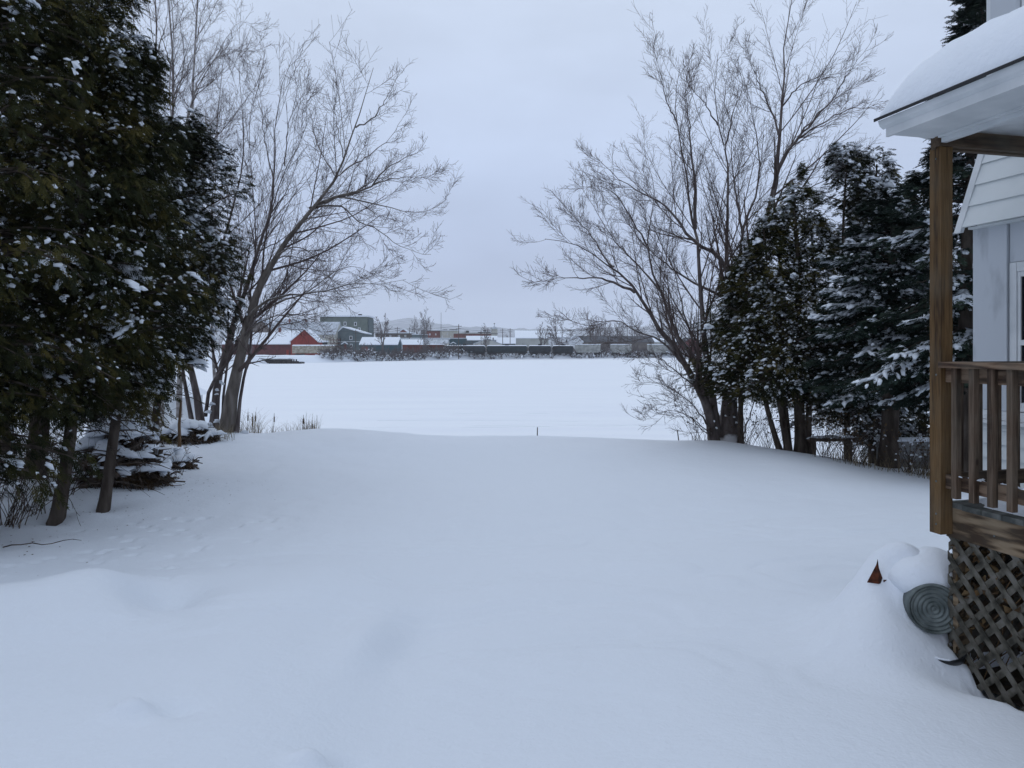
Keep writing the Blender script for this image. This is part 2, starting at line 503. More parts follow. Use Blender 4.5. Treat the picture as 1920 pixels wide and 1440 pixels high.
def ground(x, y):
    x, y = np.asarray(x, float), np.asarray(y, float)
    z = 0.10 * (vnoise(x * 0.22 + 9, y * 0.22 + 3, 1) - 0.5) + 0.05 * (vnoise(x * 0.6, y * 0.6, 2) - 0.5)
    z = z + 0.02 * (vnoise(x * 1.7, y * 1.3, 3) - 0.5)
    # long low drift left of centre with a scoured hollow at its near flank
    z = z + 0.21 * smooth01((7.2 + 0.25 * (x + 3) - y) / 2.3) * smooth01((x + 5.8 + 0.25 * (y - 4)) / 1.7) * smooth01((-0.55 - x) / 1.2) * smooth01((y - 1.5) / 3.0)
    z = z + 0.17 * G(x, y, -3.0, 5.35, 0.36, 0.65, 0.3) - 0.17 * G(x, y, -2.52, 5.45, 0.27, 0.33, 0.2)
    z = z + 0.16 * G(x, y, -3.6, 4.9, 0.55, 0.5) - 0.045 * G(x, y, -0.60, 5.15, 0.24, 0.50, -0.2) + 0.09 * G(x, y, -0.98, 5.0, 0.18, 0.50, -0.1)
    z = z + 0.08 * G(x, y, -1.9, 3.75, 0.10, 0.06) - 0.05 * G(x, y, -1.72, 3.8, 0.12, 0.07)
    z = z + 0.08 * G(x, y, -0.95, 3.55, 0.10, 0.05) - 0.05 * G(x, y, -0.8, 3.6, 0.12, 0.06)
    z = z - 0.06 * G(x, y, 0.2, 8.0, 2.6, 0.45, -0.12) + 0.05 * G(x, y, -0.9, 8.5, 2.0, 0.5, 0.2)
    z = z + 0.10 * G(x, y, 1.6, 3.4, 1.4, 0.9, 0.5) - 0.10 * G(x, y, 2.5, 9.2, 2.6, 1.2, 0.3) + 0.07 * G(x, y, 2.7, 7.2, 2.0, 0.8, 0.1)
    # crest hump before the bank, fall toward the right-hand hedge
    z = z + 0.035 * G(x, y, -4.4, 17.4, 1.6, 1.6) + 0.08 * G(x, y, -7.0, 17.0, 0.9, 1.2)
    z = z - 0.22 * smooth01((x - 4.5) / 3.5) * smooth01((y - 9.5) / 4.0)
    # drift over the overturned pail beside the porch
    front = smooth01((y - (4.74 - 0.9 * np.clip(2.52 - x, 0, 1))) / (0.20 + 1.3 * np.clip(2.72 - x, 0, .6)))
    z = z + 0.10 * G(x, y, 2.5, 4.95, 0.58, 0.60, 0.2, 2.0)
    z = z + 0.16 * G(x, y, 2.48, 5.08, 0.26, 0.34, 0.3, 2.4) * front
    z = z + 0.50 * G(x, y, 2.82, 5.20, 0.36, 0.42, 0.2, 2.8) * front + 0.20 * G(x, y, 2.38, 4.86, 0.36, 0.34, 0.7, 2.2)
    # gap scoured along the lattice
    z = z - 0.20 * smooth01((x - 2.66 - 0.24 * (4.67 - y)) / 0.10) * smooth01((4.60 - y) / 0.35) * smooth01((y - 3.0) / 0.5)
    z = z - 0.10 * G(x, y, 2.72, 4.45, 0.16, 0.35, 1.3)
    # small tracks and fallen clumps left of centre
    r_ = np.random.RandomState(5)
    for i in range(58):
        if i < 18:
            t = i / 17.0
            cx, cy = -5.6 + 2.6 * t + r_.uniform(-.12, .12), 6.2 + 2.2 * t + r_.uniform(-.25, .25)
        else:
            cx, cy = r_.uniform(-5.6, -2.6), r_.uniform(5.6, 9.0)
        z = z - 0.036 * G(x, y, cx, cy, 0.055, 0.035, 0.6) + 0.020 * G(x, y, cx + .07, cy + .05, 0.05, 0.03, 0.6)
    for tx, ty in ((-5.41, 8.75), (-5.13, 9.30), (-6.85, 10.6), (-6.1, 11.1)):      # wells round the trunks
        z = z - 0.09 * G(x, y, tx + .03, ty - .05, 0.22, 0.22) + 0.05 * G(x, y, tx, ty - .42, 0.35, 0.14)
    cr_ = vnoise(x * .55 + y * .35 + 2, y * 1.5 - x * .25, 21) + .25 * vnoise(x * 2.1, y * 3.3, 22)
    for lev in (.42, .62, .80):                 # thin crust edges left by the wind
        z = z + 0.016 * smooth01((cr_ - lev) / .05) * smooth01((y - 3.6) / 1.5) * smooth01((12 - y) / 3) * smooth01((x + 4.2) / 2)
    rip = vnoise(x * 1.1 + y * .5, y * 4.2 - x * 1.5, 12) - .5
    z = z + 0.030 * rip * smooth01((y - 3.2) / 2) * smooth01((x + 1.2) / 2.5) * smooth01((11 - y) / 2)
    z = z + 0.022 * (vnoise(x * 3.1 + 5, y * 2.6, 13) - .5) * smooth01((-1.0 - x) / 1.5)
    z = z + 0.22 * G(x, y, -6.4, 10.4, 1.5, 1.6) + 0.12 * smooth01((-7 - x) / 2)
    pu = (x - 2.682) * .9705 + (y - 4.67) * .2411                 # snow sunk under the porch deck so the dark sheet covers it
    pv = -(x - 2.682) * .2411 + (y - 4.67) * .9705
    z = z - .45 * smooth01((pu - .112) / .05) * smooth01((1.4 - pu) / .1) * smooth01((.03 - pv) / .05) * smooth01((pv + 3.3) / .1)
    e = np.interp(x, EDX, EDY) + 0.35 * (vnoise(x * 0.9 + 40, y * 0 + 1, 4) - 0.5)
    d = y - e
    z = z * (1 - smooth01(d / 3.0)) - 2.6 * smooth01((d + 0.3) / 5.0)
    return z

def gz(x, y):
    return float(ground(np.array([x]), np.array([y]))[0])

def grid_mesh(xs, ys, fz):
    X, Y = np.meshgrid(xs, ys)
    Z = fz(X, Y)
    V = np.stack([X, Y, Z], -1).reshape(-1, 3)
    nx, ny = len(xs), len(ys)
    i = (np.arange(ny - 1)[:, None] * nx + np.arange(nx - 1)[None, :])
    q = np.stack([i, i + 1, i + nx + 1, i + nx], -1).reshape(-1, 4)
    return V, q
xs = np.concatenate([np.linspace(-400, -40, 25)[:-1], np.linspace(-40, -12, 60)[:-1], np.arange(-12, -6.5, 0.10), np.arange(-6.5, 3.6, 0.035), np.arange(3.6, 12, 0.10), np.linspace(12, 60, 50), np.linspace(70, 400, 20)])
ys = np.concatenate([np.linspace(-200, -10, 12)[:-1], np.linspace(-10, 1.5, 24)[:-1], np.arange(1.5, 9.2, 0.035), np.arange(9.2, 26, 0.10), np.linspace(26, 90, 40)])
V, q = grid_mesh(xs, ys, ground)
tag(MB().add(V, q).build('snowy_yard', M['snow'], smooth=True), kind='structure')
V, q = grid_mesh(np.linspace(-3000, 3000, 60), np.linspace(5, 6000, 60), lambda X, Y: X * 0 + RIVER)
tag(MB().add(V, q).build('frozen_river', M['river'], smooth=True), kind='structure')
mb = MB()
for j, (ya, yb_) in enumerate(((35.2, 36.1), (35.9, 36.7), (38.8, 38.2), (42.5, 43.6))):      # old snowmobile track ridges
    xx = np.linspace(-7, 9.5, 90)
    yy = ya + (yb_ - ya) * (xx + 7) / 16.5 + .12 * np.sin(xx * .8 + j) + .05 * np.sin(xx * 3 + j)
    keep_ = vnoise(xx * .7 + j * 9, xx * 0, 31) * .07
    mb.tubes(np.stack([xx, yy, np.full_like(xx, RIVER - .02)], 1)[None], (.012 + keep_ * .6)[None], 6)
tag(mb.build('snow_track', M['river'], smooth=True), kind='structure')
# far shore: a low bank, a strip of rail bed, the town flat and rising ground behind
SHX = np.array([-2500, -400, -110, -65, -40, -22, 0, 58, 140, 500, 2500.0])
SHY = np.array([150, 150, 172, 186, 235, 262, 285, 322, 350, 420, 500.0])
def far_ground(X, Y):
    d = Y - (np.interp(X, SHX, SHY) + 2.2 * (vnoise(X * 0.12, X * 0, 8) - 0.5) * 2)
    z = -2.4 + (2.4) * smooth01((d + 2.5) / 9.0) + 0.35 * (vnoise(X * 0.3, Y * 0.3, 9) - 0.5)
    z = z + 9.0 * smooth01((Y - 700) / 3000.0)
    return z
xs = np.concatenate([np.linspace(-3000, -160, 40)[:-1], np.arange(-160, 170, 1.1), np.linspace(172, 3000, 40)])
ys = np.concatenate([np.arange(145, 420, 1.3), np.linspace(425, 900, 40), np.linspace(950, 6500, 40)])
V, q = grid_mesh(xs, ys, far_ground)
tag(MB().add(V, q).build('far_shore_ground', M['farsnow'], smooth=True), kind='structure')
# hills: tree-covered ridges
M['hill'] = noisy('wooded_hill', (0.20, 0.21, 0.235), (0.33, 0.34, 0.37), 0.02, (1, 1, 1), 0.95, 0.0, lo=0.4, hi=0.6)  # colour paled to add haze fade to the ridges
def hill_profile(px):
    P = [(-900, 606), (-200, 600), (200, 604), (450, 614), (620, 612), (700, 609), (735, 604), (770, 598), (805, 603), (850, 611), (940, 616), (1040, 618), (1200, 612), (1320, 609), (1500, 606), (1900, 600), (2700, 596)]
    return np.interp(px, [p[0] for p in P], [p[1] for p in P])
DH = 3600.0
hx = np.linspace(-900, 2700, 420)
top = EYE + (HY - hill_profile(hx)) / F * DH + 9 * (vnoise(hx * 0.09, hx * 0, 5) - 0.5) + 5 * (vnoise(hx * 0.4, hx * 0, 6) - 0.5)
rows = []
for t in np.linspace(-1, 1, 21):
    f = max(0.0, 1 - t * t) ** 0.8
    rows.append(np.stack([(hx - HX) / F * DH, np.full_like(hx, DH + t * 900), 4 + (top - 4) * f * (1 + 0.06 * (vnoise(hx * .05 + t * 3, hx * 0 + t * 5, 3) - .5) * (1 - f))], 1))
V = np.concatenate(rows)
nx = len(hx)
i = (np.arange(20)[:, None] * nx + np.arange(nx - 1)[None, :])
tag(MB().add(V, np.stack([i, i + 1, i + nx + 1, i + nx], -1).reshape(-1, 4)).build('wooded_hills', M['hill'], smooth=True), kind='structure')

# ---------------------------------------------------------------- plant machinery
def blade_template(kind, seed):
    r = np.random.RandomState(seed)
    B = []
    if kind == 'cedar':          # flat fan of scale-leaf sprays
        for i in range(5):
            x = 0.10 + 0.17 * i
            for s in (-1, 1):
                B.append((x, 0, s * radians(38 + r.uniform(-9, 9)), (0.46 - 0.06 * i) * r.uniform(.8, 1.15), 0.075))
        B.append((0.0, 0, 0, 1.0, 0.06))
        B.append((0.72, 0, 0, 0.36, 0.08))
    else:                        # spruce: bottle-brush of short needles tufts on a twig with side twigs
        for i in range(7):
            x = 0.05 + 0.13 * i
            for s in (-1, 1):
                B.append((x, 0, s * radians(52 + r.uniform(-8, 8)), (0.38 - 0.035 * i) * r.uniform(.8, 1.15), 0.10))
        B.append((0.0, 0, 0, 1.05, 0.09))
    V, Q = [], []
    for (x, y, a, l, w_) in B:
        c, s = cos(a), sin(a)
        k = len(V)
        for (u, v) in ((0, 0), (l * .45, w_ * .5), (l, 0), (l * .45, -w_ * .5)):
            X, Yv = x + u * c - v * s, y + u * s + v * c
            V.append((X, Yv, -0.22 * X * X + r.uniform(-.035, .035) - 0.25 * abs(Yv) * (1 if kind == 'cedar' else .4)))
        Q.append((k, k + 1, k + 2, k + 3))
    return np.array(V), np.array(Q)
TPL = {k: [blade_template(k, i) for i in range(4)] for k in ('cedar', 'spruce')}

def instance(mb, tpl, pos, xd, nd, sc, tint, m=0):
    """merge one template at every position with x axis xd and approximate normal nd"""
    V, Q = tpl
    xd = unit(xd)
    yd = unit(np.cross(nd, xd))
    zd = np.cross(xd, yd)
    P = pos[:, None, :] + sc[:, None, None] * (V[None, :, 0:1] * xd[:, None, :] + V[None, :, 1:2] * yd[:, None, :] + V[None, :, 2:3] * zd[:, None, :])
    n = len(pos)
    q = (np.arange(n)[:, None, None] * len(V) + Q[None]).reshape(-1, Q.shape[1])
    mb.add(P.reshape(-1, 3), q if Q.shape[1] == 4 else None, q if Q.shape[1] == 3 else None, m=m, a=np.repeat(tint, len(V)))

def ico(sub):
    import bmesh
    bm = bmesh.new()
    bmesh.ops.create_icosphere(bm, subdivisions=sub, radius=1.0)
    bm.verts.ensure_lookup_table()
    V = np.array([v.co[:] for v in bm.verts]); T = np.array([[v.index for v in f.verts] for f in bm.faces])
    bm.free()
    return V, T
ICO = {1: ico(1), 2: ico(2), 3: ico(3)}

def lumps(mb, pos, xd, size, seed=0, sub=2, m=0, rough=0.30):
    """irregular pillows of snow: size (n,3) = half length, half width, height"""
    r = np.random.RandomState(seed)
    V, T = ICO[sub]
    n = len(pos)
    xd = unit(xd)
    up = np.tile([[0, 0, 1.0]], (n, 1))
    yd = unit(np.cross(up, xd))
    zd = np.cross(xd, yd)
    ph = r.uniform(0, 6.28, (n, 6))
    d = np.ones((n, len(V)))
    for k, f in ((0, 2.3), (1, 3.7), (2, 6.1)):
        d += rough / (1 + k * .5) * np.sin(f * V[None, :, 0] + ph[:, 2 * k:2 * k + 1]) * np.cos(f * V[None, :, 1] + ph[:, 2 * k + 1:2 * k + 2])
    z = np.where(V[:, 2] < 0, V[:, 2] * 0.3, V[:, 2])
    sx, sy, sz = size[:, 0:1], size[:, 1:2], size[:, 2:3]
    lx, ly, lz = V[None, :, 0] * sx * d, V[None, :, 1] * sy * d, z[None] * sz * (0.55 + 0.45 * d) - 0.18 * (V[None, :, 0] ** 2) * sx
    P = pos[:, None, :] + lx[..., None] * xd[:, None, :] + ly[..., None] * yd[:, None, :] + lz[..., None] * zd[:, None, :]
    q = (np.arange(n)[:, None, None] * len(V) + T[None]).reshape(-1, 3)
    mb.add(P.reshape(-1, 3), None, q, m=m)

def conifer(name, x, y, H, zb, R, nb, ns, spray, kind='cedar', seed=0, label='', group=None, fmat='cedar', trunks=((0, 0, 0, 0, 0.12),), snow_n=300, snow_big=40, snow_s=0.035, shape=0.7, droop=0.25, rot=None, base_z=None, low=1.0, bark_m='cbark', boughs=0, bough_s=1.0, sides=(1.0, 1.0), flat=1.0, dead=0):
    """trunk(s) with limbs; a crown of sprays carried on the limbs; snow lodged on the sprays.
    trunks: (dx0, dy0, dx1, dy1, radius) foot and head offset"""
    r = np.random.RandomState(seed)
    z0 = gz(x, y) if base_z is None else base_z
    root = empty(name, (x, y, z0), 0, label, 'tree', group)
    tb = MB()
    hs = np.array([t_[5] if len(t_) > 5 else 1.0 for t_ in trunks])          # a side stem may be shorter
    trunks = [t_[:5] for t_ in trunks]
    for (ax, ay, bx, by, rad), h_ in zip(trunks, hs):
        k = 26
        u = np.linspace(0, 1, k) ** 1.25
        wob = 0.05 * np.stack([np.sin(u * 9 + seed), np.cos(u * 7 + seed)], 1) * (u[:, None] * 2)
        P = np.stack([ax + (bx - ax) * u ** 0.55 + wob[:, 0] - .03 * np.exp(-u * 30), ay + (by - ay) * u ** 0.55 + wob[:, 1], -0.25 + (H * h_ * 0.97 + .25) * u], 1)
        R_ = rad * (1 - u) ** 0.8 + 0.012 + rad * 0.65 * np.exp(-np.maximum(u * H * h_ - .1, 0) * 5.5)
        tb.tubes(P[None], R_[None], 10)
    # limbs
    tr = np.array(trunks)
    t = r.uniform(0, 1, nb) ** 1.05
    ti = r.randint(0, len(trunks), nb)
    Ht = H * hs[ti]
    h = zb + (Ht - zb) * t
    prof = (1 - t) ** shape * np.minimum(1, low * (t + 0.10) / 0.22)
    Lh = R * prof * r.uniform(0.72, 1.12, nb) + 0.12
    az = r.uniform(0, 2 * pi, nb)
    # neighbouring limbs share a length: gives the crown its lobes
    lob = 1 + 0.16 * np.sin(az * 3 + h * 1.3 + seed) + 0.10 * np.sin(az * 5 - h * 2.1 + 2 * seed)
    Lh *= lob
    Lh *= np.where(np.cos(az) > 0, sides[1], sides[0]) * 1.0
    hu = np.clip(h / Ht, 0, 1) ** 0.55
    o = np.stack([tr[ti, 0] + (tr[ti, 2] - tr[ti, 0]) * hu, tr[ti, 1] + (tr[ti, 3] - tr[ti, 1]) * hu, h], 1)
    k = 7
    u = np.linspace(0, 1, k)
    el = (radians(28) if kind == 'cedar' else radians(4)) * r.uniform(0.4, 1.3, nb) + (0.5 * t if kind == 'spruce' else 0.5 * t)
    dx, dy = np.cos(az), np.sin(az) * flat
    up = np.sin(el)[:, None] * u[None] * Lh[:, None] - (droop + (0.30 if kind == 'spruce' else 0)) * Lh[:, None] * u[None] ** 1.8
    if kind == 'spruce':
        up += 0.16 * Lh[:, None] * u[None] ** 6
    side = 0.10 * Lh[:, None] * np.sin(u[None] * 4 + r.uniform(0, 6, nb)[:, None]) * u[None]
    B = np.stack([o[:, 0:1] + dx[:, None] * Lh[:, None] * u - dy[:, None] * side, o[:, 1:2] + dy[:, None] * Lh[:, None] * u + dx[:, None] * side, o[:, 2:3] + up], -1)
    Rb = (0.006 + 0.013 * Lh)[:, None] * (1 - 0.8 * u[None])
    tb.tubes(B, Rb, 4)
    tb.v[0] = tb.v[0] + r.normal(0, .005, tb.v[0].shape).astype(np.float32)
    if dead:                       # bare dead limbs below the crown
        jt = r.randint(0, len(trunks), dead)
        hh = r.uniform(.25, zb + .5, dead)
        az_ = r.uniform(0, 2 * pi, dead); Ld = r.uniform(.35, 1.0, dead)
        u_ = np.linspace(0, 1, 7)
        fx = tr[jt, 0] + (tr[jt, 2] - tr[jt, 0]) * (hh / H) ** .55
        fy = tr[jt, 1] + (tr[jt, 3] - tr[jt, 1]) * (hh / H) ** .55
        D = np.stack([fx[:, None] + np.cos(az_)[:, None] * Ld[:, None] * u_, fy[:, None] + np.sin(az_)[:, None] * Ld[:, None] * u_, hh[:, None] + Ld[:, None] * (.25 * u_ - .5 * u_ ** 2)], -1)
        D += np.cumsum(r.normal(0, .012, D.shape), 1)
        DR = .010 * (1 - .75 * u_)[None] * r.uniform(.6, 1.4, (dead, 1))
        tb.tubes(D, DR, 4, cap=False)
        C, CR = grow(D, DR, 7, .4, 45, -.1, r, k=5, u0=.15, wob=.12)
        tb.tubes(C, np.maximum(CR, .0022), 3, cap=False)
    tb.build('trunk', M[bark_m], root, smooth=True)
    # sprays
    bi = np.repeat(np.arange(nb), ns)
    us = 1 - 0.82 * r.uniform(0, 1, nb * ns) ** 1.35
    f = us * (k - 1)
    i0 = np.minimum(f.astype(int), k - 2)
    ff = (f - i0)[:, None]
    p = B[bi, i0] * (1 - ff) + B[bi, i0 + 1] * ff
    tan = unit(B[bi, i0 + 1] - B[bi, i0])
    lat = unit(np.cross(tan, [[0, 0, 1.0]]))
    s = r.normal(0, 1, len(p))
    wd = Lh[bi] * 0.24 * (1.25 - us)
    p = p + lat * (s * wd)[:, None]
    p[:, 2] += r.normal(0, 0.045, len(p)) * (2.2 if kind == 'cedar' else 0.8)
    xd = tan * 1.0 + lat * (np.clip(s, -1.5, 1.5) * 0.75)[:, None] + r.normal(0, 0.22, p.shape)
    if kind == 'cedar':
        xd[:, 2] -= r.uniform(0.1, 0.9, len(p))
        nd = np.stack([r.normal(0, .7, len(p)), r.normal(0, .7, len(p)), np.ones(len(p)) * .8], 1)
    else:
        nd = np.stack([r.normal(0, .18, len(p)), r.normal(0, .18, len(p)), np.ones(len(p))], 1)
    sc = spray * r.uniform(0.65, 1.35, len(p))
    btint = r.uniform(0.0, 0.75, nb)
    tint = np.clip(btint[bi] + r.normal(0.1, 0.16, len(p)), 0, 1)
    fb = MB()
    g = r.randint(0, 4, len(p))
    for j in range(4):
        m_ = g == j
        instance(fb, TPL[kind][j], p[m_], xd[m_], nd[m_], sc[m_], tint[m_])
    fb.build('foliage', M[fmat], root, attr=True)
    # snow
    if snow_n:
        sb = MB()
        rad = np.hypot(p[:, 0] - o[bi, 0], p[:, 1] - o[bi, 1]) / (Lh[bi] + 1e-6)
        wgt = (rad > 0.35) * r.uniform(0, 1, len(p))
        # snow catches in groups
        cl = 0.5 + 0.5 * np.sin(p[:, 0] * 3.1 + seed) * np.sin(p[:, 2] * 2.7) * np.cos(p[:, 1] * 3.3)
        idx = np.argsort(-(wgt * (0.45 + cl)))[:snow_n]
        s1 = snow_s * np.exp(r.normal(0, 0.45, len(idx)))
        size = np.stack([s1 * r.uniform(.9, 1.5, len(idx)), s1 * r.uniform(.6, 1.0, len(idx)), s1 * r.uniform(.55, .95, len(idx))], 1)
        xh = xd[idx].copy(); xh[:, 2] = xh[:, 2] * .7 + r.normal(0, .25, len(idx))
        lumps(sb, p[idx] + [0, 0, spray * .08], xh, size, seed, 1, rough=.35)
        if snow_big:
            idb = r.choice(idx, snow_big, replace=False)
            s0 = snow_s * 2.0 * np.exp(r.normal(0, 0.38, len(idb)))
            for rep in range(5):
                s2 = s0 * (1 - .12 * rep) * r.uniform(.7, 1.1, len(idb))
                size = np.stack([s2 * 1.35, s2 * .85, s2 * .6], 1)
                xh = xd[idb].copy(); xh[:, 2] = xh[:, 2] * .5 + r.normal(0, .2, len(idb))
                lumps(sb, p[idb] + [0, 0, spray * .1] + unit(xh) * (rep * 0.75 * s2)[:, None] - [0, 0, .012] * np.array(rep) + r.normal(0, .4, (len(idb), 3)) * s2[:, None] * [1, 1, .5], xh, size, seed + rep, 2, rough=.35)
        if boughs:        # long pillows following whole limbs
            cand = np.where((t < .8) & (Lh > R * .35) & (np.sin(az) < .35) & (np.cos(az) < .6))[0]
            for b_ in r.choice(cand, min(boughs, len(cand)), replace=False):
                nn = 13
                uu = np.linspace(.35, 1.0, nn) + r.uniform(-.02, .02, nn)
                uu = np.clip(uu, 0, 1)
                pts = np.stack([np.interp(uu, u, B[b_, :, i]) for i in range(3)], 1)
                tn = unit(np.gradient(pts, axis=0))
                la = unit(np.cross(tn, [[0, 0, 1.0]]))
                for q_ in range(4):
                    off = r.normal(0, 1, nn) * Lh[b_] * .13 * (1.3 - uu)
                    w_ = bough_s * 0.055 * r.uniform(.6, 1.3, nn)
                    dd = tn + la * (np.sign(off) * .8)[:, None]
                    dd[:, 2] -= .35
                    lumps(sb, pts + la * off[:, None] + np.stack([0 * off, 0 * off, .03 - .25 * np.abs(off)], 1), dd, np.stack([w_ * 1.9, w_ * .7, w_ * .6], 1), seed + b_ + q_, 1, rough=.4)
        sb.build('snow_clumps', M['clump'], root, smooth=True)
    return root

def grow(P, R, nchild, ratio, ang, curl, r, rr=0.55, u0=0.15, k=6, minlen=0.07, wob=0.06, upb=0.0, umax=1.0, lenfall=0.55):
    """children of polylines P (n,k,3), R (n,k)"""
    n, kp, _ = P.shape
    seg = np.linalg.norm(np.diff(P, axis=1), axis=2).sum(1)
    pi_ = np.repeat(np.arange(n), nchild)
    m = len(pi_)
    u = u0 + (umax - u0) * (np.tile((np.arange(nchild) + .5) / nchild, n) + r.uniform(-.5, .5, m) / nchild)
    keep = r.uniform(0, 1, m) < np.clip(seg[pi_] / (1.15 * seg.mean()), 0.18, 1)      # short shoots carry few twigs
    pi_, u = pi_[keep], u[keep]
    m = len(pi_)
    u = np.clip(u, 0, .995)
    f = u * (kp - 1)
    i0 = np.minimum(f.astype(int), kp - 2)
    ff = (f - i0)[:, None]
    s = P[pi_, i0] * (1 - ff) + P[pi_, i0 + 1] * ff
    rad = R[pi_, i0] * (1 - ff[:, 0]) + R[pi_, i0 + 1] * ff[:, 0]
    t = unit(P[pi_, i0 + 1] - P[pi_, i0])
    a = r.normal(0, 1, (m, 3))
    side = unit(a - (a * t).sum(1, keepdims=True) * t)
    th = np.radians(ang) * r.uniform(.7, 1.3, m)
    d = unit(t * np.cos(th)[:, None] + side * np.sin(th)[:, None] + np.array([0, 0, upb]))
    Ln = seg[pi_] * ratio * (1 - lenfall * u) * np.exp(r.normal(0, .28, m))
    Ln = np.maximum(Ln, minlen)
    uu = np.linspace(0, 1, k)
    C = np.empty((m, k, 3))
    C[:, 0] = s
    cur = d.copy()
    step = Ln / (k - 1)
    for j in range(1, k):
        C[:, j] = C[:, j - 1] + cur * step[:, None]
        cur = unit(cur + np.array([0, 0, 1.0]) * curl / (k - 1) + r.normal(0, wob, (m, 3)))
    r0 = np.minimum(rad * .85, rad * rr + 0.0008)
    RR = r0[:, None] * (1 - 0.72 * uu[None])
    return C, np.maximum(RR, 0.0016)

def bare_tree(name, base, limbs, label, group=None, seed=0, levels=((9, .42, 38, .9), (8, .45, 42, .8), (6, .5, 45, .6), (3, .6, 45, .4)), bark_m='mbark', twig_m='twig', rmin=0.0032, Ybase=None, wob=.06, root_f=None, cat='tree', radf=1.0, buds=0, snowpts=()):
    """limbs: list of (pixels [(px,py)...], Y0, Y1, r0, r1): the main limbs as seen, each at its own depth"""
    r = np.random.RandomState(seed)
    root = empty(name, base, 0, label, cat, group)
    b = np.array(base)
    tb = MB()
    LP, LR = [], []
    for (pts, Y0, Y1, r0, r1) in limbs:
        pp = resample([(a, c) for a, c in pts], 18)
        u = np.linspace(0, 1, len(pp))
        Yv = Y0 + (Y1 - Y0) * u + .10 * np.sin(u * 7 + seed + len(LP)) * u
        P = np.array([tuple(at(a, c, yy)) for (a, c), yy in zip(pp, Yv)])
        P[1:-1] += r.normal(0, .012, P[1:-1].shape)
        rad = (r1 + (r0 - r1) * (1 - u) ** 1.6) * radf
        LP.append(P - b); LR.append(rad)
    LP, LR = np.array(LP), np.array(LR)
    big = LR[:, 0] > .02
    Rt = LR.copy()
    low = (LP[:, 0, 2] < .4)
    Rt[low] = LR[low] * (1 + .5 * np.exp(-np.linspace(0, 1, 18) * 16))[None]
    tb.tubes(LP, Rt, 8)
    tb.build('trunk', M[bark_m], root, smooth=True)
    cb = MB()
    P, R_ = LP, LR
    for li, (n_, ratio, ang, curl) in enumerate(levels):
        k = (9, 7, 5, 4, 3)[li]
        wob_ = wob * (1.0, .8, .6, .5, .4)[li]
        P, R_ = grow(P, R_, n_, ratio, ang, curl, r, rr=(.40 if li == 0 else .5), minlen=(.5, .22, .13, .1)[li], u0=(.16 if li == 0 else .10), k=k, wob=wob_, lenfall=.35 if li else .60)
        R_ = np.maximum(R_, rmin * (1.05, .85, .70, .6)[li])
        cb.tubes(P, R_, 5 if li == 0 else 3, m=0, cap=False)
    if buds:
        e = P[r.choice(len(P), min(buds, len(P)), replace=False), -1]
        s = np.full(len(e), .007)
        lumps(cb, e, r.normal(0, 1, e.shape), np.stack([s * 1.3, s * .7, s], 1), seed, 1)
    cb.build('branches', M[twig_m], root, smooth=True)
    if snowpts:
        sp = MB()
        q = np.array([tuple(at(p_[0], p_[1], p_[2])) for p_ in snowpts]) - b
        s = np.array([p_[3] for p_ in snowpts])
        for e_ in range(3):
            lumps(sp, q + r.normal(0, .03, q.shape), r.normal(0, 1, q.shape) * [1, 1, .2], np.stack([s * 1.4, s, s * .9], 1) * r.uniform(.6, 1.1, (len(s), 1)), seed + e_, 2)
        sp.build('snow_clumps', M['clump'], root, smooth=True)
    return root

def hit(px, py):
    """where the ray through pixel (px, py) meets the yard"""
    Yv = np.linspace(2.5, 30, 6000)
    g = ground((px - HX) / F * Yv, Yv)
    d = EYE - (py - HY) / F * Yv - g
    i = int(np.argmax(d < 0))
    return Vector(((px - HX) / F * Yv[i], Yv[i], g[i]))
# ---------------------------------------------------------------- porch and house (own axes: x into the porch, y away along its side)
PX, PY, PR = 2.682, 4.67, radians(13.95)
porch = empty('covered_porch', (PX, PY, 0), PR, 'wooden porch with white eave, brown post, railing and lattice skirt at the white house', 'porch')
MB().box(0, .089, 0, .089, .84, 3.27).build('post', M['post'], porch)
# deck
MB().box(.092, .130, -3.2, .052, .815, 1.003).build('rim_joist', M['joist'], porch)
MB().box(.132, 1.29, .012, .050, .815, 1.002).build('rim_joist', M['railx'], porch)
db = MB()
y = -3.2
while y < .03:
    db.box(.078 if y + .14 < 0.0 else .091, 1.295, y, min(y + .136, .068), 1.004, 1.036)
    y += .142
db.build('deck', M['deck'], porch)
ds = MB()
def sheet(mb, outline_fn, x0, x1, y0, y1, n, m_, h, z0):
    X, Y_ = np.meshgrid(np.linspace(x0, x1, n), np.linspace(y0, y1, m_))
    e = np.minimum(np.minimum((X - x0) / .07, (x1 - X) / .05), np.minimum((Y_ - y0) / .07, (y1 - Y_) / .07))
    Z = z0 + h * smooth01(e) * (0.6 + .8 * vnoise(X * 7, Y_ * 5, 3)) + outline_fn(X, Y_)
    V = np.stack([X, Y_, Z], -1).reshape(-1, 3)
    i = (np.arange(m_ - 1)[:, None] * n + np.arange(n - 1)[None])
    mb.add(V, np.stack([i, i + 1, i + n + 1, i + n], -1).reshape(-1, 4))
sheet(ds, lambda X, Y_: -0.10 * (vnoise(X * 6 + 3, Y_ * 3.2, 7) > .72) * 1.0 + -0.045 * smooth01((X - .34) / .25) * (vnoise(X * 7, Y_ * 5, 11) > .4), .150, .95, -3.1, .064, 60, 190, .040, 1.030)
ds.build('deck_snow', M['clump'], porch, smooth=True)
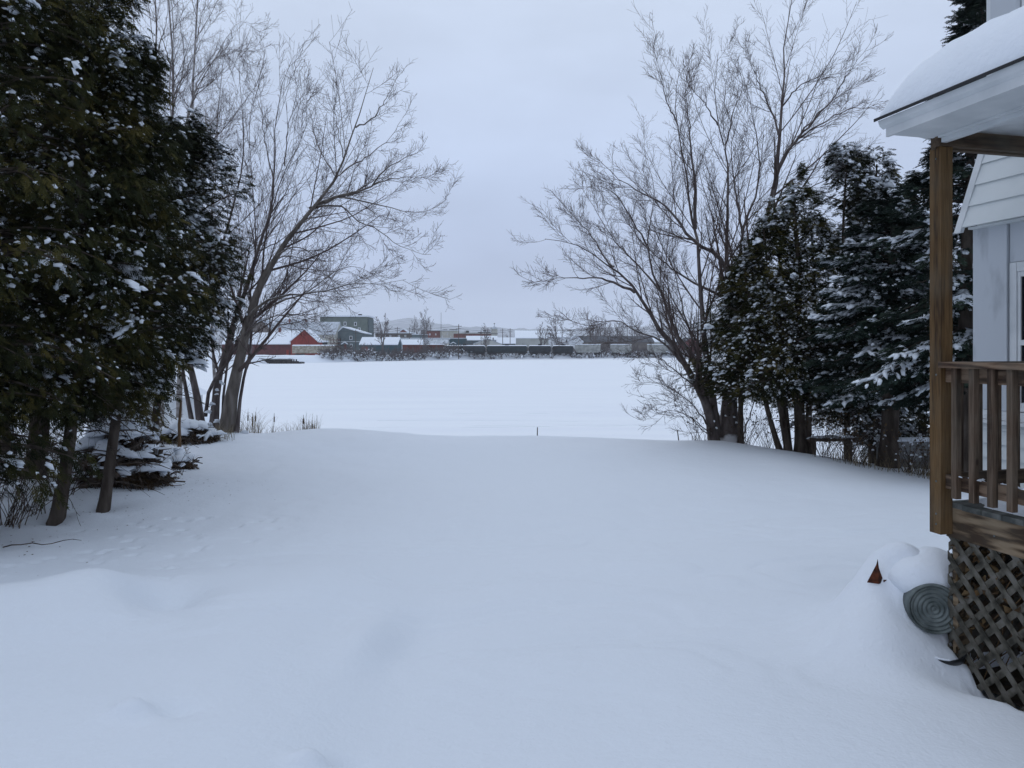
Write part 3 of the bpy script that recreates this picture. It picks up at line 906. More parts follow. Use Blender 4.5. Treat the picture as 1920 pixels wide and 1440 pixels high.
# lattice: two layers of diagonal slats in a plane, clipped to the panel
def lattice(parent, y0, y1, z0, z1, plane, axis='x'):
    mb = MB()
    W_, SP, T_ = .038, .104, .006
    for s, off in ((1, 0.0), (-1, .0065)):
        c = -12.0
        while c < 12:
            # centre line: z = s*y + c*... clip in (y,z)
            pts = []
            hw = W_ / 2 * math.sqrt(2)
            poly = []
            for dd in (-hw, hw):
                a = [(yy, s * yy + c + dd) for yy in (y0, y1)]
                lo, hi = (a[0], a[1])
                # clip the segment to z0..z1
                def clip(p, q_):
                    res = []
                    (ya, za), (yb, zb) = p, q_
                    t0, t1 = 0.0, 1.0
                    dz = zb - za
                    for lim, sg in ((z0, 1), (z1, -1)):
                        fa, fb = sg * (za - lim), sg * (zb - lim)
                        if fa < 0 and fb < 0: return None
                        if fa < 0: t0 = max(t0, fa / (fa - fb))
                        elif fb < 0: t1 = min(t1, fa / (fa - fb))
                    if t1 <= t0: return None
                    return [(ya + (yb - ya) * t, za + dz * t) for t in (t0, t1)]
                cl = clip(lo, hi)
                if cl is None: break
                poly.append(cl)
            if len(poly) == 2:
                P = [poly[0][0], poly[0][1], poly[1][1], poly[1][0]]
                if axis == 'x':
                    mb.prism(P, 'x', plane + off, plane + off + T_)
                else:
                    mb.prism([(a, b_) for a, b_ in P], 'y', plane + off, plane + off + T_)
            c += SP * math.sqrt(2)
    return mb
lattice(porch, -3.2, .048, -.35, .814, .098, 'x').build('lattice_panel', M['lattice'], porch)
lattice(porch, .112, 1.28, -.35, .813, .026, 'y').build('lattice_panel', M['lattice'], porch)
MB().box(.134, 1.28, .034, .048, -.3, .812).build('skirt_board', M['railx'], porch)
MB().box(.112, .20, -.02, .020, -.3, .812).build('deck_footing', M['joist'], porch)
MB().box(.112, .20, -1.6, -1.51, -.3, .812).build('deck_footing', M['joist'], porch)
# railing, side
MB().box(-.022, .118, -2.35, -.001, 1.885, 1.923).build('handrail', M['rail'], porch)
MB().box(.034, .072, -2.35, -.002, 1.795, 1.884).build('top_rail', M['rail'], porch)
MB().box(.034, .072, -2.35, -.002, 1.13, 1.218).build('bottom_rail', M['rail'], porch)
y = -.085
while y > -2.3:
    MB().box(-.005, .033, y - .038, y, 1.085, 1.884).build('baluster', M['baluster'], porch)
    y -= .128
rs = MB()
r = np.random.RandomState(8)
for j in range(26):
    yy = -r.uniform(.1, 2.2)
    lumps(rs, np.array([[.045 + r.uniform(-.03, .03), yy, 1.2225]]), np.array([[.1, 1, 0]]), np.array([[r.uniform(.01, .05), r.uniform(.006, .014), .007]]), j, 1)
rs.build('snow_clumps', M['clump'], porch, smooth=True)
for zz in (.90, .965, 1.17, 1.84, 3.20):
    MB().tube([(-.0035, .035, zz), (-.0005, .035, zz)], .0065, 8).build('screw_head', M['galv'], porch)
for yy in (-.30, -.71, -1.12):
    MB().tube([(.0885, yy, .90), (.0915, yy, .90)], .006, 8).build('screw_head', M['galv'], porch)
# railing, end
MB().box(.115, 1.29, .00, .089, 1.884, 1.922).build('handrail', M['railx'], porch)
MB().box(.091, 1.29, .026, .064, 1.795, 1.883).build('top_rail', M['railx'], porch)
MB().box(.091, 1.29, .026, .064, 1.13, 1.218).build('bottom_rail', M['railx'], porch)
x = .20
while x < 1.25:
    MB().box(x, x + .038, .065, .103, 1.09, 1.883).build('baluster', M['baluster'], porch)
    x += .150
# beam over the end, ceiling, eave
MB().box(-.02, 1.29, -.012, .026, 3.272, 3.372).box(-.01, 1.29, .030, .070, 3.262, 3.345).build('end_beam', M['railx'], porch)
EV = -.37
SL = .47
MB().box(-.01, .03, -3.4, -.014, 3.29, 3.43).build('side_beam', M['white'], porch)
cb_ = MB()
cb_.box(.031, 1.29, -3.4, .026, 3.385, 3.40)                        # ceiling
cb_.box(EV + .028, -.011, -3.4, .055, 3.333, 3.345)                 # soffit
cb_.box(-.035, -.012, -3.4, -.014, 3.318, 3.332)
cb_.build('soffit', M['white'], porch)
fb_ = MB()
fb_.box(EV + .022, EV + .040, -3.4, .066, 3.322, 3.384)              # fascia
fb_.prism([(EV - .018, 3.4235), (EV - .004, 3.390), (EV + .0215, 3.374), (EV + .0215, 3.4235)], 'y', -3.4, .088)   # crown strip
fb_.prism([(EV + .022, 3.386), (1.3, 3.386 + SL * 1.65), (1.3, 3.30 + SL * 1.65), (EV + .42, 3.322)], 'y', .070, .086)   # rake board at the far end
fb_.build('fascia', M['white'], porch)
MB().prism([(EV - .030, 3.427), (1.34, 3.427 + SL * 1.71), (1.34, 3.442 + SL * 1.71), (EV - .030, 3.441)], 'y', -3.4, .105).box(EV - .034, EV - .0305, -3.4, .106, 3.422, 3.441).build('roof', M['drip'], porch)
# snow slab on the roof: a rounded pillow over the eave and over the far end
na, nbb = 110, 200
A = np.linspace(0, 1, na) ** 1.3
xl = EV - .015 + A * (1.34 - EV + .015)
yl = np.linspace(.095, -3.4, nbb)
yl = .095 - (np.linspace(0, 1, nbb) ** 1.7) * 3.5
Xg, Yg = np.meshgrid(xl, yl)
dE = np.clip((Xg - (EV - .015)) / .34, 0, 1)
dN = np.clip((.095 - Yg) / .26, 0, 1)
prof = np.sqrt(1 - (1 - dE) ** 2.2) * np.sqrt(1 - (1 - dN) ** 2.4)
Zg = 3.443 + SL * (Xg - EV) + prof * (.262 + .045 * (vnoise(Xg * 2.3, Yg * 2.0, 4) - .5)) + .030 * (vnoise(Xg * 9, Yg * 9, 5) - .5) * prof + .012 * (vnoise(Xg * 24, Yg * 24, 6) - .5) * prof
Xg2 = Xg - .03 * np.sin(np.clip(dE * 3.14, 0, 3.14)) * (dE < 1) * .6
V = np.stack([Xg2, Yg, Zg], -1).reshape(-1, 3)
i = (np.arange(nbb - 1)[:, None] * na + np.arange(na - 1)[None])
MB().add(V, np.stack([i, i + 1, i + na + 1, i + na], -1).reshape(-1, 4)).build('roof_snow', M['snow'], porch, smooth=True)
# dark sheet standing in for the shade below the deck
V, q = grid_mesh(np.linspace(.125, 1.29, 20), np.linspace(-3.2, .02, 50), lambda X, Y_: -.06 + .05 * vnoise(X * 6, Y_ * 6, 2))
MB().add(V, q).build('deck_shade_sheet', M['deck_shade'], smooth=True)
so_ = bpy.data.objects['deck_shade_sheet']
so_.location = (PX, PY, 0); so_.rotation_euler = (0, 0, PR)
tag(so_, kind='structure')
# dead vine leaves caught behind the lattice
r = np.random.RandomState(3)
n = 260
p = np.stack([r.uniform(.115, .16, n), -np.abs(r.normal(0, .35, n)), .82 - np.abs(r.normal(0, .30, n))], 1)
mb = MB()
LT = (np.array([(0, 0, 0), (.4, .32, .06), (1, 0, 0), (.4, -.32, .10)]), np.array([(0, 1, 2, 3)]))
instance(mb, LT, p, r.normal(0, 1, (n, 3)), r.normal(0, 1, (n, 3)), r.uniform(.03, .07, n), r.uniform(0, .8, n))
v_ = []
for j in range(7):
    y0 = -r.uniform(0, .7)
    pts = [(.128 + .02 * sin(k), y0 - .06 * k + .03 * sin(k * 2 + j), .0 + .11 * k) for k in range(8)]
    mb.tube(pts, .004, 4)
ob = mb.build('dead_vine', M['leaf'], None, attr=True)
ob.location = (PX, PY, 0); ob.rotation_euler = (0, 0, PR)
tag(ob, 'dead brown vine leaves tangled behind the top of the lattice', 'vine')

# house
HW = 1.30
house = empty('house', (PX, PY, 0), PR, 'white sided house with flared clapboard skirt, behind the porch', 'house')
YC = 1.02
def siding(mb, x, y0, y1, z0, z1, lap, t=.012, bx=0.0, tx=0.0, axis='x', yt=None):
    """clapboards on a wall facing -x: saw-tooth section"""
    z = z0
    while z < z1 - .001:
        zz = min(z + lap, z1)
        f0, f1 = (z - z0) / (z1 - z0), (zz - z0) / (z1 - z0)
        xa, xb = x + bx * (1 - f0) + tx * f0, x + bx * (1 - f1) + tx * f1
        ya = y1 if yt is None else y1 + (yt - y1) * f0
        yb = y1 if yt is None else y1 + (yt - y1) * f1
        V = [(xa - t, y0, z), (xa - t, ya, z), (xb - .002, yb, zz), (xb - .002, y0, zz), (xa + .02, y0, z), (xa + .02, ya, z), (xb + .02, yb, zz), (xb + .02, y0, zz)]
        mb.add(V, [(0, 1, 2, 3), (4, 7, 6, 5), (0, 4, 5, 1), (3, 2, 6, 7), (1, 5, 6, 2), (0, 3, 7, 4)])
        z = zz
wl = MB()  # walls run on unseen behind the camera, lengthened to shade the yard
wl.box(HW + .03, HW + 7, -12, YC, -.6, 3.0)
wl.box(HW + .12, HW + 7, -12, YC, 3.0, 7.5)
wl.build('wall', M['siding'], house)
lw = MB()
siding(lw, HW + .016, -2.0, YC - .02, -.3, 1.42, .112, .020)
lw.build('lower_siding', M['siding'], house)
MB().box(HW - .012, HW + .028, .716, YC, 1.53, 2.97).build('corner_board', M['board'], house)
MB().box(HW + .010, HW + .028, -.6, .708, 2.66, 2.97).build('head_board', M['board'], house)
MB().box(HW - .012, HW + .028, -.8, YC, 1.455, 1.527).box(HW - .034, HW + .028, -.8, YC + .01, 1.425, 1.452).build('sill_board', M['white'], house)
# window
win = MB().box(HW + .004, HW + .028, .647, .706, 1.535, 2.655).box(HW + .004, HW + .028, -.30, .644, 2.585, 2.655).box(HW + .004, HW + .028, -.30, .644, 1.535, 1.60).box(HW + .004, HW + .028, -.36, -.302, 1.535, 2.655).build('window', M['white'], house)
MB().box(HW + .010, HW + .027, .618, .644, 1.602, 2.583).box(HW + .010, HW + .027, -.26, .616, 2.545, 2.583).box(HW + .006, HW + .027, -.26, .616, 2.03, 2.07).box(HW + .010, HW + .027, -.298, -.262, 1.602, 2.583).build('sash', M['white'], win)
MB().box(HW + .020, HW + .0285, -.26, .616, 1.602, 2.029).box(HW + .020, HW + .0285, -.26, .616, 2.071, 2.544).build('pane', M['glass'], win)
# flared clapboard skirt above
sk_ = MB()
siding(sk_, HW, -1.6, 1.045, 2.975, 3.80, .165, .016, bx=-.085, tx=.09, yt=.90)
sk_.box(HW - .06, HW + .03, -1.6, YC, 2.955, 2.972)
sk_.build('skirt_siding', M['siding'], house)
mb = MB()
def slab(mb, a, b_, w_, t_):
    """board from a to b (x,y,z) in the skirt plane, width along y"""
    V = []
    for p_ in (a, b_):
        V += [(p_[0], p_[1], p_[2]), (p_[0], p_[1] + w_, p_[2]), (p_[0] + t_, p_[1] + w_, p_[2]), (p_[0] + t_, p_[1], p_[2])]
    mb.add(V, [(0, 1, 5, 4), (1, 2, 6, 5), (2, 3, 7, 6), (3, 0, 4, 7), (0, 3, 2, 1), (4, 5, 6, 7)])
slab(mb, (HW - .112, 1.047, 2.935), (HW + .075, .902, 3.82), .062, .035)
mb.build('rake_board', M['white'], house)
# upper storey corner and window
MB().box(HW + .095, HW + .119, .70, .96, 4.2, 7.5).build('corner_board', M['board'], house)
MB().box(HW + .10, HW + .119, .28, .69, 4.2, 7.5).build('upper_siding', M['white'], house)
win = MB().box(HW + .085, HW + .099, .52, .58, 4.62, 6.2).box(HW + .085, HW + .099, -.4, .52, 4.62, 4.70).build('window', M['white'], house)
MB().box(HW + .094, HW + .0995, -.4, .519, 4.701, 6.2).build('pane', M['glass'], win)

# ---------------------------------------------------------------- things lying by the porch
pail = empty('galvanised_pail', tuple(at(1752, 1142, 4.76)), radians(0), 'overturned galvanised tub lying on its side half buried in the drift beside the lattice', 'pail')
pail.rotation_euler = (radians(84), radians(0), radians(-17))
k = 48
def lathe(mb, prof, seg=48, m=0):
    a = np.arange(seg) * 2 * pi / seg
    V = np.concatenate([np.stack([rr * np.cos(a), rr * np.sin(a), np.full(seg, zz)], 1) for rr, zz in prof])
    i = np.arange(len(prof) - 1)[:, None] * seg
    j = np.arange(seg)[None]
    q = np.stack([i + j, i + (j + 1) % seg, i + seg + (j + 1) % seg, i + seg + j], -1).reshape(-1, 4)
    mb.add(V, q, m=m)
mb = MB()
RB = .155
pf = [(0.0001, .0)] + [(rr, .003 * cos(rr * 2 * pi / .026)) for rr in np.linspace(.004, RB - .02, 44)]
lathe(mb, pf)
mb.build('pail_bottom', M['galv'], pail, smooth=True)
mb = MB()
lathe(mb, [(RB - .020, -.003), (RB - .012, .012), (RB - .002, .014), (RB, .006), (RB + .002, -.02), (RB + .012, -.12), (RB + .014, -.125), (RB + .015, -.13), (RB + .028, -.26), (RB + .036, -.262), (RB + .036, -.272), (RB + .024, -.272)])
mb.build('pail_side', M['galv'], pail, smooth=True)
V, T = ICO[3]
n_ = 1 + .05 * np.sin(V[:, 0] * 4 + 1) * np.cos(V[:, 1] * 3) + .03 * np.sin(V[:, 2] * 7 + V[:, 0] * 5)
pc = at(1745, 1092, 4.92)
sc_ = MB().add(V * n_[:, None] * [.27, .24, .19] + [pc.x + .035, pc.y + .09, pc.z + .005], None, T)
tag(sc_.build('snow_cap', M['snow'], None, smooth=True), 'cap of snow sitting on the galvanised tub beside the lattice', 'snow', kind='stuff')
# rusty fin sticking out of the snow
c = hit(1648, 1091) + Vector((0, 0, .06))
mb = MB()
pts = [(-.075, 0, -.10), (-.062, .0, -.055), (.0, .02, .065), (.015, -.01, .045), (.018, -.035, -.05), (.058, -.01, -.052), (.062, .0, -.064), (.05, .03, -.10), (-.0, .05, -.10)]
def plate(P, th=.003):
    P = np.array(P, float)
    n_ = np.cross(P[1] - P[0], P[2] - P[0]); n_ = n_ / np.linalg.norm(n_) * th
    V = np.concatenate([P, P + n_])
    mb.add(V, None, [(0, 1, 2), (3, 5, 4)])
    mb.add(V, [(0, 3, 4, 1), (1, 4, 5, 2), (2, 5, 3, 0)])
plate([(-.075, .012, -.07), (-.012, .0, .064), (-.012, -.022, -.07)])
plate([(-.012, -.022, -.07), (-.012, .0, .064), (.040, .01, -.07)])
plate([(.022, -.02, -.045), (.072, .0, -.050), (.034, .0, -.09)])
plate([(-.024, .0, .02), (-.006, .004, .088), (.002, .0, .02)])
o = mb.build('rusty_fin', M['rust'])
o.location = c
tag(o, 'small rusty metal point poking out of the snow left of the tub', 'scrap metal')
# black bin lid edge beneath the drift
lid = empty('black_basin', tuple(hit(1766, 1236) + Vector((.055, .10, .03))), 0, 'black plastic basin with a snowy rim half buried at the foot of the lattice', 'basin')
lid.rotation_euler = (radians(14), radians(-10), 0)
mb = MB(); lathe(mb, [(.001, -.05), (.10, -.05), (.135, .01), (.142, .016), (.146, .008), (.125, -.06), (.001, -.08)])
mb.build('shell', M['black'], lid, smooth=True)
mb = MB(); mb.tube([(.142 * cos(a_), .142 * sin(a_), .018 + .003 * sin(5 * a_)) for a_ in np.linspace(1.2, 4.6, 24)], [.001] + [.006] * 22 + [.001], 6)
mb.build('rim_snow', M['clump'], lid, smooth=True)
# ---------------------------------------------------------------- near evergreens
def cx(px, Y): return (px - HX) / F * Y
gL = 'cedars along the left edge of the yard'
T = ((0, 0, .45, .3, .10), (.42, .28, .1, .6, .085), (-.5, .3, -.3, .2, .08))
conifer('cedar_tree', cx(95, 8.75), 8.75, 7.2, 1.30, 1.30, 320, 62, .145, 'cedar', 11, 'nearest big cedar at the left edge, two pale trunks leaning right', gL, 'cedar', ((-.02, 0, .46, .2, .070), (.24, .55, .66, .6, .058, .80)), 4200, 190, .020, .66, .50, low=.75, sides=(1.1, .88), dead=34)
conifer('cedar_tree', cx(-60, 7.6), 7.6, 8.5, .70, 1.40, 260, 58, .145, 'cedar', 12, 'cedar cut off by the left edge of the picture, olive green sprays hanging low', gL, 'cedar', ((0, 0, .1, .2, .10), (-.3, .2, -.4, .3, .07)), 1700, 120, .020, .55, .6, dead=14)
conifer('cedar_tree', cx(55, 10.6), 10.6, 9.0, 1.25, 1.50, 270, 54, .16, 'cedar', 13, 'tall dark cedar behind the nearest one, thick trunk at the left edge', gL, 'cedarb', ((0, 0, .3, .2, .13), (-.9, .2, -1.0, .2, .10)), 2600, 160, .023, .60, .5, dead=30)
conifer('cedar_tree', cx(180, 11.1), 11.1, 6.15, 1.9, 1.40, 270, 56, .155, 'cedar', 14, 'cedar standing over the brush pile, its top in front of the birches', gL, 'cedarb', ((0, 0, -.05, .2, .09), (-.25, .3, .1, .1, .06), (.36, .1, .3, .2, .03)), 4200, 230, .023, .66, .45, dead=30)
conifer('cedar_tree', cx(262, 12.3), 12.3, 5.6, 1.72, 1.42, 290, 56, .155, 'cedar', 15, 'shorter cedar beside the leaning maple, foliage reaching furthest right', gL, 'cedarb', ((0, 0, .62, .2, .06), (-.4, -.2, .3, .2, .05)), 4600, 260, .025, .48, .30, low=.55, sides=(1.0, 1.05), dead=14)
conifer('cedar_tree', cx(-120, 13.0), 13.0, 9.5, .6, 1.9, 170, 44, .20, 'cedar', 16, 'cedar farthest back at the left edge, mostly hidden by the others', gL, 'cedarb', ((0, 0, .2, 0, .14), (1.0, .3, 1.2, .3, .1)), 500, 20, .03, .55, .4, dead=20)

c_ = copy_tree(bpy.data.objects['cedar_tree.001'])  # unseen copy added to darken the snow at the left foreground
c_.location = (-6.5, 3.6, gz(-6.5, 3.6)); c_.rotation_euler = (0, 0, 2.0); c_['label'] = 'unseen cedar added just outside the left edge of the picture, beside the camera'
gR = 'evergreens along the right side of the yard'
conifer('cedar_tree', cx(1468, 15.6), 15.6, 5.85, 1.0, 1.65, 270, 46, .145, 'cedar', 21, 'open many-stemmed cedar right of the big bare tree, curved reddish stems at its foot', gR, 'cedar', ((.22, 0, -.30, .1, .06, .82), (.20, .1, -.05, .2, .07, .94), (.42, .05, .30, .1, .11), (.5, .1, .75, .2, .06, .84), (.15, .05, -.65, .3, .05, .68)), 3400, 110, .024, .95, .25, low=1.2, flat=.8, dead=12)
conifer('cedar_tree', cx(1375, 16.9), 16.4, 3.9, 1.0, 1.0, 200, 42, .135, 'cedar', 22, 'narrow cedar growing round the trunk of the big bare tree', gR, 'cedar', ((0, 0, .1, .1, .06),), 1600, 50, .024, .75, .2, low=2.0)
conifer('cedar_tree', cx(1640, 16.0), 16.0, 7.4, 1.2, 1.35, 280, 46, .16, 'cedar', 23, 'tall cedar with a pointed snowy top between the open cedar and the porch', gR, 'cedarb', ((0, 0, .05, .1, .12), (-.5, .1, -.6, .1, .06)), 4200, 220, .029, .62, .25, low=1.3)
conifer('cedar_tree', cx(1728, 16.8), 16.8, 7.7, 1.2, 1.25, 260, 46, .16, 'cedar', 24, 'snowy cedar whose top is next to the porch eave', gR, 'cedarb', ((0, 0, .05, .1, .10),), 3600, 180, .029, .55, .25, low=1.3)
conifer('spruce_tree', cx(1665, 13.9), 13.9, 5.1, 1.62, 1.75, 120, 70, .19, 'spruce', 25, 'dark spruce with a thick trunk and snow-laden boughs sweeping left', gR, 'spruce', ((0, 0, .1, .1, .17),), 1300, 60, .026, .75, .22, boughs=24, bough_s=1.1, low=1.5)
conifer('spruce_tree', cx(1812, 11.8), 11.8, 7.0, 1.5, 1.6, 130, 66, .19, 'spruce', 26, 'spruce behind the porch post, heavy snow on the boughs beside the house corner', gR, 'spruce', ((0, 0, .1, .1, .15),), 600, 40, .026, .8, .25, boughs=16, bough_s=.9, low=1.3)
conifer('spruce_tree', cx(1842, 19.0), 19.0, 14.6, 1.0, 2.5, 170, 60, .27, 'spruce', 27, 'tall spruce showing above the porch roof beside the upper window', gR, 'spruce', ((0, 0, .1, .1, .2),), 700, 60, .05, .8, .2, boughs=18, bough_s=1.6)

# ---------------------------------------------------------------- bare trees, traced limb by limb
Y = 17.3
base = at(425, 822, Y)
bare_tree('maple_tree', tuple(base), [
    ([(424, 835), (432, 760), (448, 680), (468, 600), (488, 535), (519, 477), (559, 423), (591, 387), (609, 358), (631, 333), (649, 286), (667, 235), (685, 181), (700, 127)], Y, Y - .6, .165, .006),
    ([(591, 387), (612, 376), (640, 366), (667, 360), (700, 347), (718, 322), (747, 304), (783, 286), (797, 279)], Y - .25, Y - 1.6, .050, .004),
    ([(519, 477), (560, 423), (591, 387), (631, 369), (674, 376), (725, 387), (779, 398), (812, 392), (836, 374)], Y - .15, Y + .9, .052, .004),
    ([(580, 390), (610, 386), (646, 389), (667, 412), (707, 430), (743, 456), (779, 474), (808, 477)], Y - .3, Y - 1.4, .030, .004),
    ([(635, 329), (660, 311), (689, 293), (718, 271), (743, 242), (757, 217)], Y - .3, Y + 1.0, .024, .004),
    ([(700, 347), (725, 338), (765, 333), (819, 333)], Y - .7, Y - 1.0, .018, .003),
    ([(667, 239), (700, 221), (725, 185), (750, 131)], Y - .5, Y - 1.1, .020, .003),
    ([(452, 655), (466, 600), (483, 575), (516, 557), (573, 549), (624, 542), (667, 531), (718, 531), (761, 524)], Y, Y - 2.0, .050, .004),
    ([(462, 630), (476, 596), (519, 567), (573, 549), (617, 517), (660, 499), (707, 517)], Y, Y + 1.2, .040, .004),
    ([(500, 505), (526, 475), (563, 463), (602, 495), (630, 545)], Y - .1, Y - 1.5, .028, .003),
    ([(488, 535), (512, 490), (545, 480), (590, 500), (612, 560)], Y, Y + 1.2, .024, .003),
    ([(455, 655), (480, 610), (530, 590), (590, 600), (640, 640)], Y, Y - 1.5, .026, .003),
    ([(631, 333), (610, 300), (590, 260), (583, 215), (570, 165)], Y - .3, Y + .6, .020, .003),
    ([(645, 300), (635, 250), (628, 200), (636, 160)], Y - .4, Y - .9, .014, .003),
    ([(559, 423), (590, 400), (612, 330), (600, 280)], Y - .1, Y + .8, .016, .003),
], 'leaning bare maple at the river bank left, thick grey trunk sweeping up to the right', None, 31,
    ((14, .34, 38, .40), (11, .36, 40, .30), (7, .34, 42, .25)), 'mbark', 'twig', .0034, snowpts=((455, 812, 17.2, .07), (445, 818, 17.1, .09), (437, 736, 17.2, .03), (470, 590, 17.1, .05), (460, 575, 17.0, .04)), buds=2500, wob=.035)

Y = 17.7
base = at(388, 820, Y)
bare_tree('maple_tree', tuple(base), [
    ([(380, 835), (372, 760), (356, 690), (352, 640), (372, 590), (410, 480), (440, 380), (456, 300), (454, 200), (447, 112)], Y, Y + 1.0, .095, .005),
    ([(398, 830), (408, 730), (426, 650), (455, 560), (480, 480), (505, 405), (512, 333), (516, 250), (526, 170), (545, 118)], Y, Y - .8, .100, .005),
    ([(402, 830), (405, 760), (412, 700), (440, 650), (478, 590), (500, 440), (534, 320), (570, 250), (577, 185), (596, 158)], Y, Y + .3, .060, .004),
    ([(385, 780), (392, 730), (420, 690), (470, 610), (520, 540), (580, 470)], Y, Y - 1.4, .050, .004),
    ([(366, 830), (352, 745), (340, 680), (345, 600), (380, 500), (402, 380), (405, 260), (420, 150)], Y, Y + 1.5, .055, .004),
    ([(442, 828), (452, 745), (462, 690), (472, 640), (470, 560), (480, 450), (472, 330), (468, 240), (480, 150)], Y - .5, Y + .2, .042, .004),
    ([(415, 800), (420, 740), (425, 690), (440, 620), (452, 520), (448, 420), (430, 320)], Y, Y + .8, .035, .004),
    ([(505, 405), (530, 370), (560, 345), (590, 330)], Y - .3, Y - 1.0, .02, .003),
    ([(485, 470), (540, 440), (572, 400), (600, 385)], Y, Y + .8, .018, .003),
    ([(512, 333), (495, 260), (490, 190), (478, 140)], Y - .3, Y, .018, .003),
    ([(534, 311), (540, 240), (556, 180), (553, 130)], Y, Y - .6, .016, .003),
    ([(575, 190), (600, 170), (606, 158)], Y, Y - .6, .008, .003),
], 'many-stemmed bare tree behind the leaning maple, thin upright stems', None, 32,
    ((17, .27, 24, .45), (11, .36, 32, .30), (6, .34, 38, .2)), 'dbark', 'twig', .0034, snowpts=((393, 772, 17.6, .07), (400, 758, 17.6, .06), (394, 800, 17.6, .10), (402, 812, 17.5, .13), (415, 820, 17.4, .12), (412, 790, 17.5, .06), (404, 735, 17.5, .04), (414, 720, 17.4, .04)), buds=600, wob=.028)

gB = 'pale birches rising behind the cedars'
Y = 19.5
for j, (nm, seed, lab, limbs) in enumerate([
    ('birch_tree', 41, 'pale birch rising nearest the tops of the left maples, arching branch to the right', [
        ([(335, 850), (340, 600), (350, 450), (356, 300), (362, 170), (368, 60), (372, -60)], Y, Y + .3, .085, .02),
        ([(350, 230), (375, 145), (405, 110), (440, 95), (482, 98)], Y, Y - .8, .026, .003),
        ([(352, 215), (372, 160), (396, 120), (420, 80), (452, 40), (488, 60)], Y, Y + .8, .022, .003),
        ([(345, 280), (356, 210), (380, 150), (412, 100), (440, 92), (470, 130)], Y, Y + 1.4, .020, .003),
        ([(366, 90), (380, 20), (400, -30)], Y, Y, .02, .003),
        ([(345, 330), (372, 240), (425, 225), (470, 260)], Y, Y - 1, .018, .003),
        ([(342, 400), (330, 300), (318, 180), (325, 60), (318, -40)], Y, Y + 1, .04, .008)]),
    ('birch_tree', 42, 'birch with the whitest stem, directly above the left cedar tops', [
        ([(300, 850), (305, 500), (318, 300), (326, 180), (322, 80), (312, -60)], Y + 1, Y + 1, .09, .02),
        ([(326, 200), (345, 120), (338, 50), (330, -20)], Y + 1, Y + .5, .02, .004),
        ([(322, 130), (300, 60), (275, 0)], Y + 1, Y + 1.6, .02, .004),
        ([(324, 180), (345, 140), (385, 60), (420, 20)], Y + 1, Y + .5, .018, .003)]),
    ('birch_tree', 43, 'birch leftmost of the pale stems, its top out of the picture', [
        ([(255, 850), (262, 400), (286, 150), (292, 60), (290, -60)], Y + .6, Y + 1.6, .085, .02),
        ([(280, 190), (262, 90), (245, 10), (235, -60)], Y + .8, Y, .03, .006),
        ([(290, 110), (310, 50), (316, -20)], Y + 1, Y + 1, .02, .004)]),
    ('birch_tree', 44, 'slender birch just left of the many-stemmed bare tree', [
        ([(405, 840), (398, 600), (396, 420), (402, 300), (410, 200), (418, 120)], Y + 1.5, Y + 1.5, .060, .008),
        ([(400, 330), (415, 250), (440, 190), (452, 140)], Y + 1.5, Y + 1, .018, .003),
        ([(400, 300), (385, 220), (392, 130)], Y + 1.5, Y + 1, .016, .003)])]):
    b = at(limbs[0][0][0][0], 850, limbs[0][1])
    bare_tree(nm, (b.x, b.y, gz(b.x, b.y)), limbs, lab, gB, seed, ((20, .20, 42, .45), (12, .38, 38, .3), (7, .36, 42, .1)), 'birch', 'twig', .0030, buds=900, wob=.035)

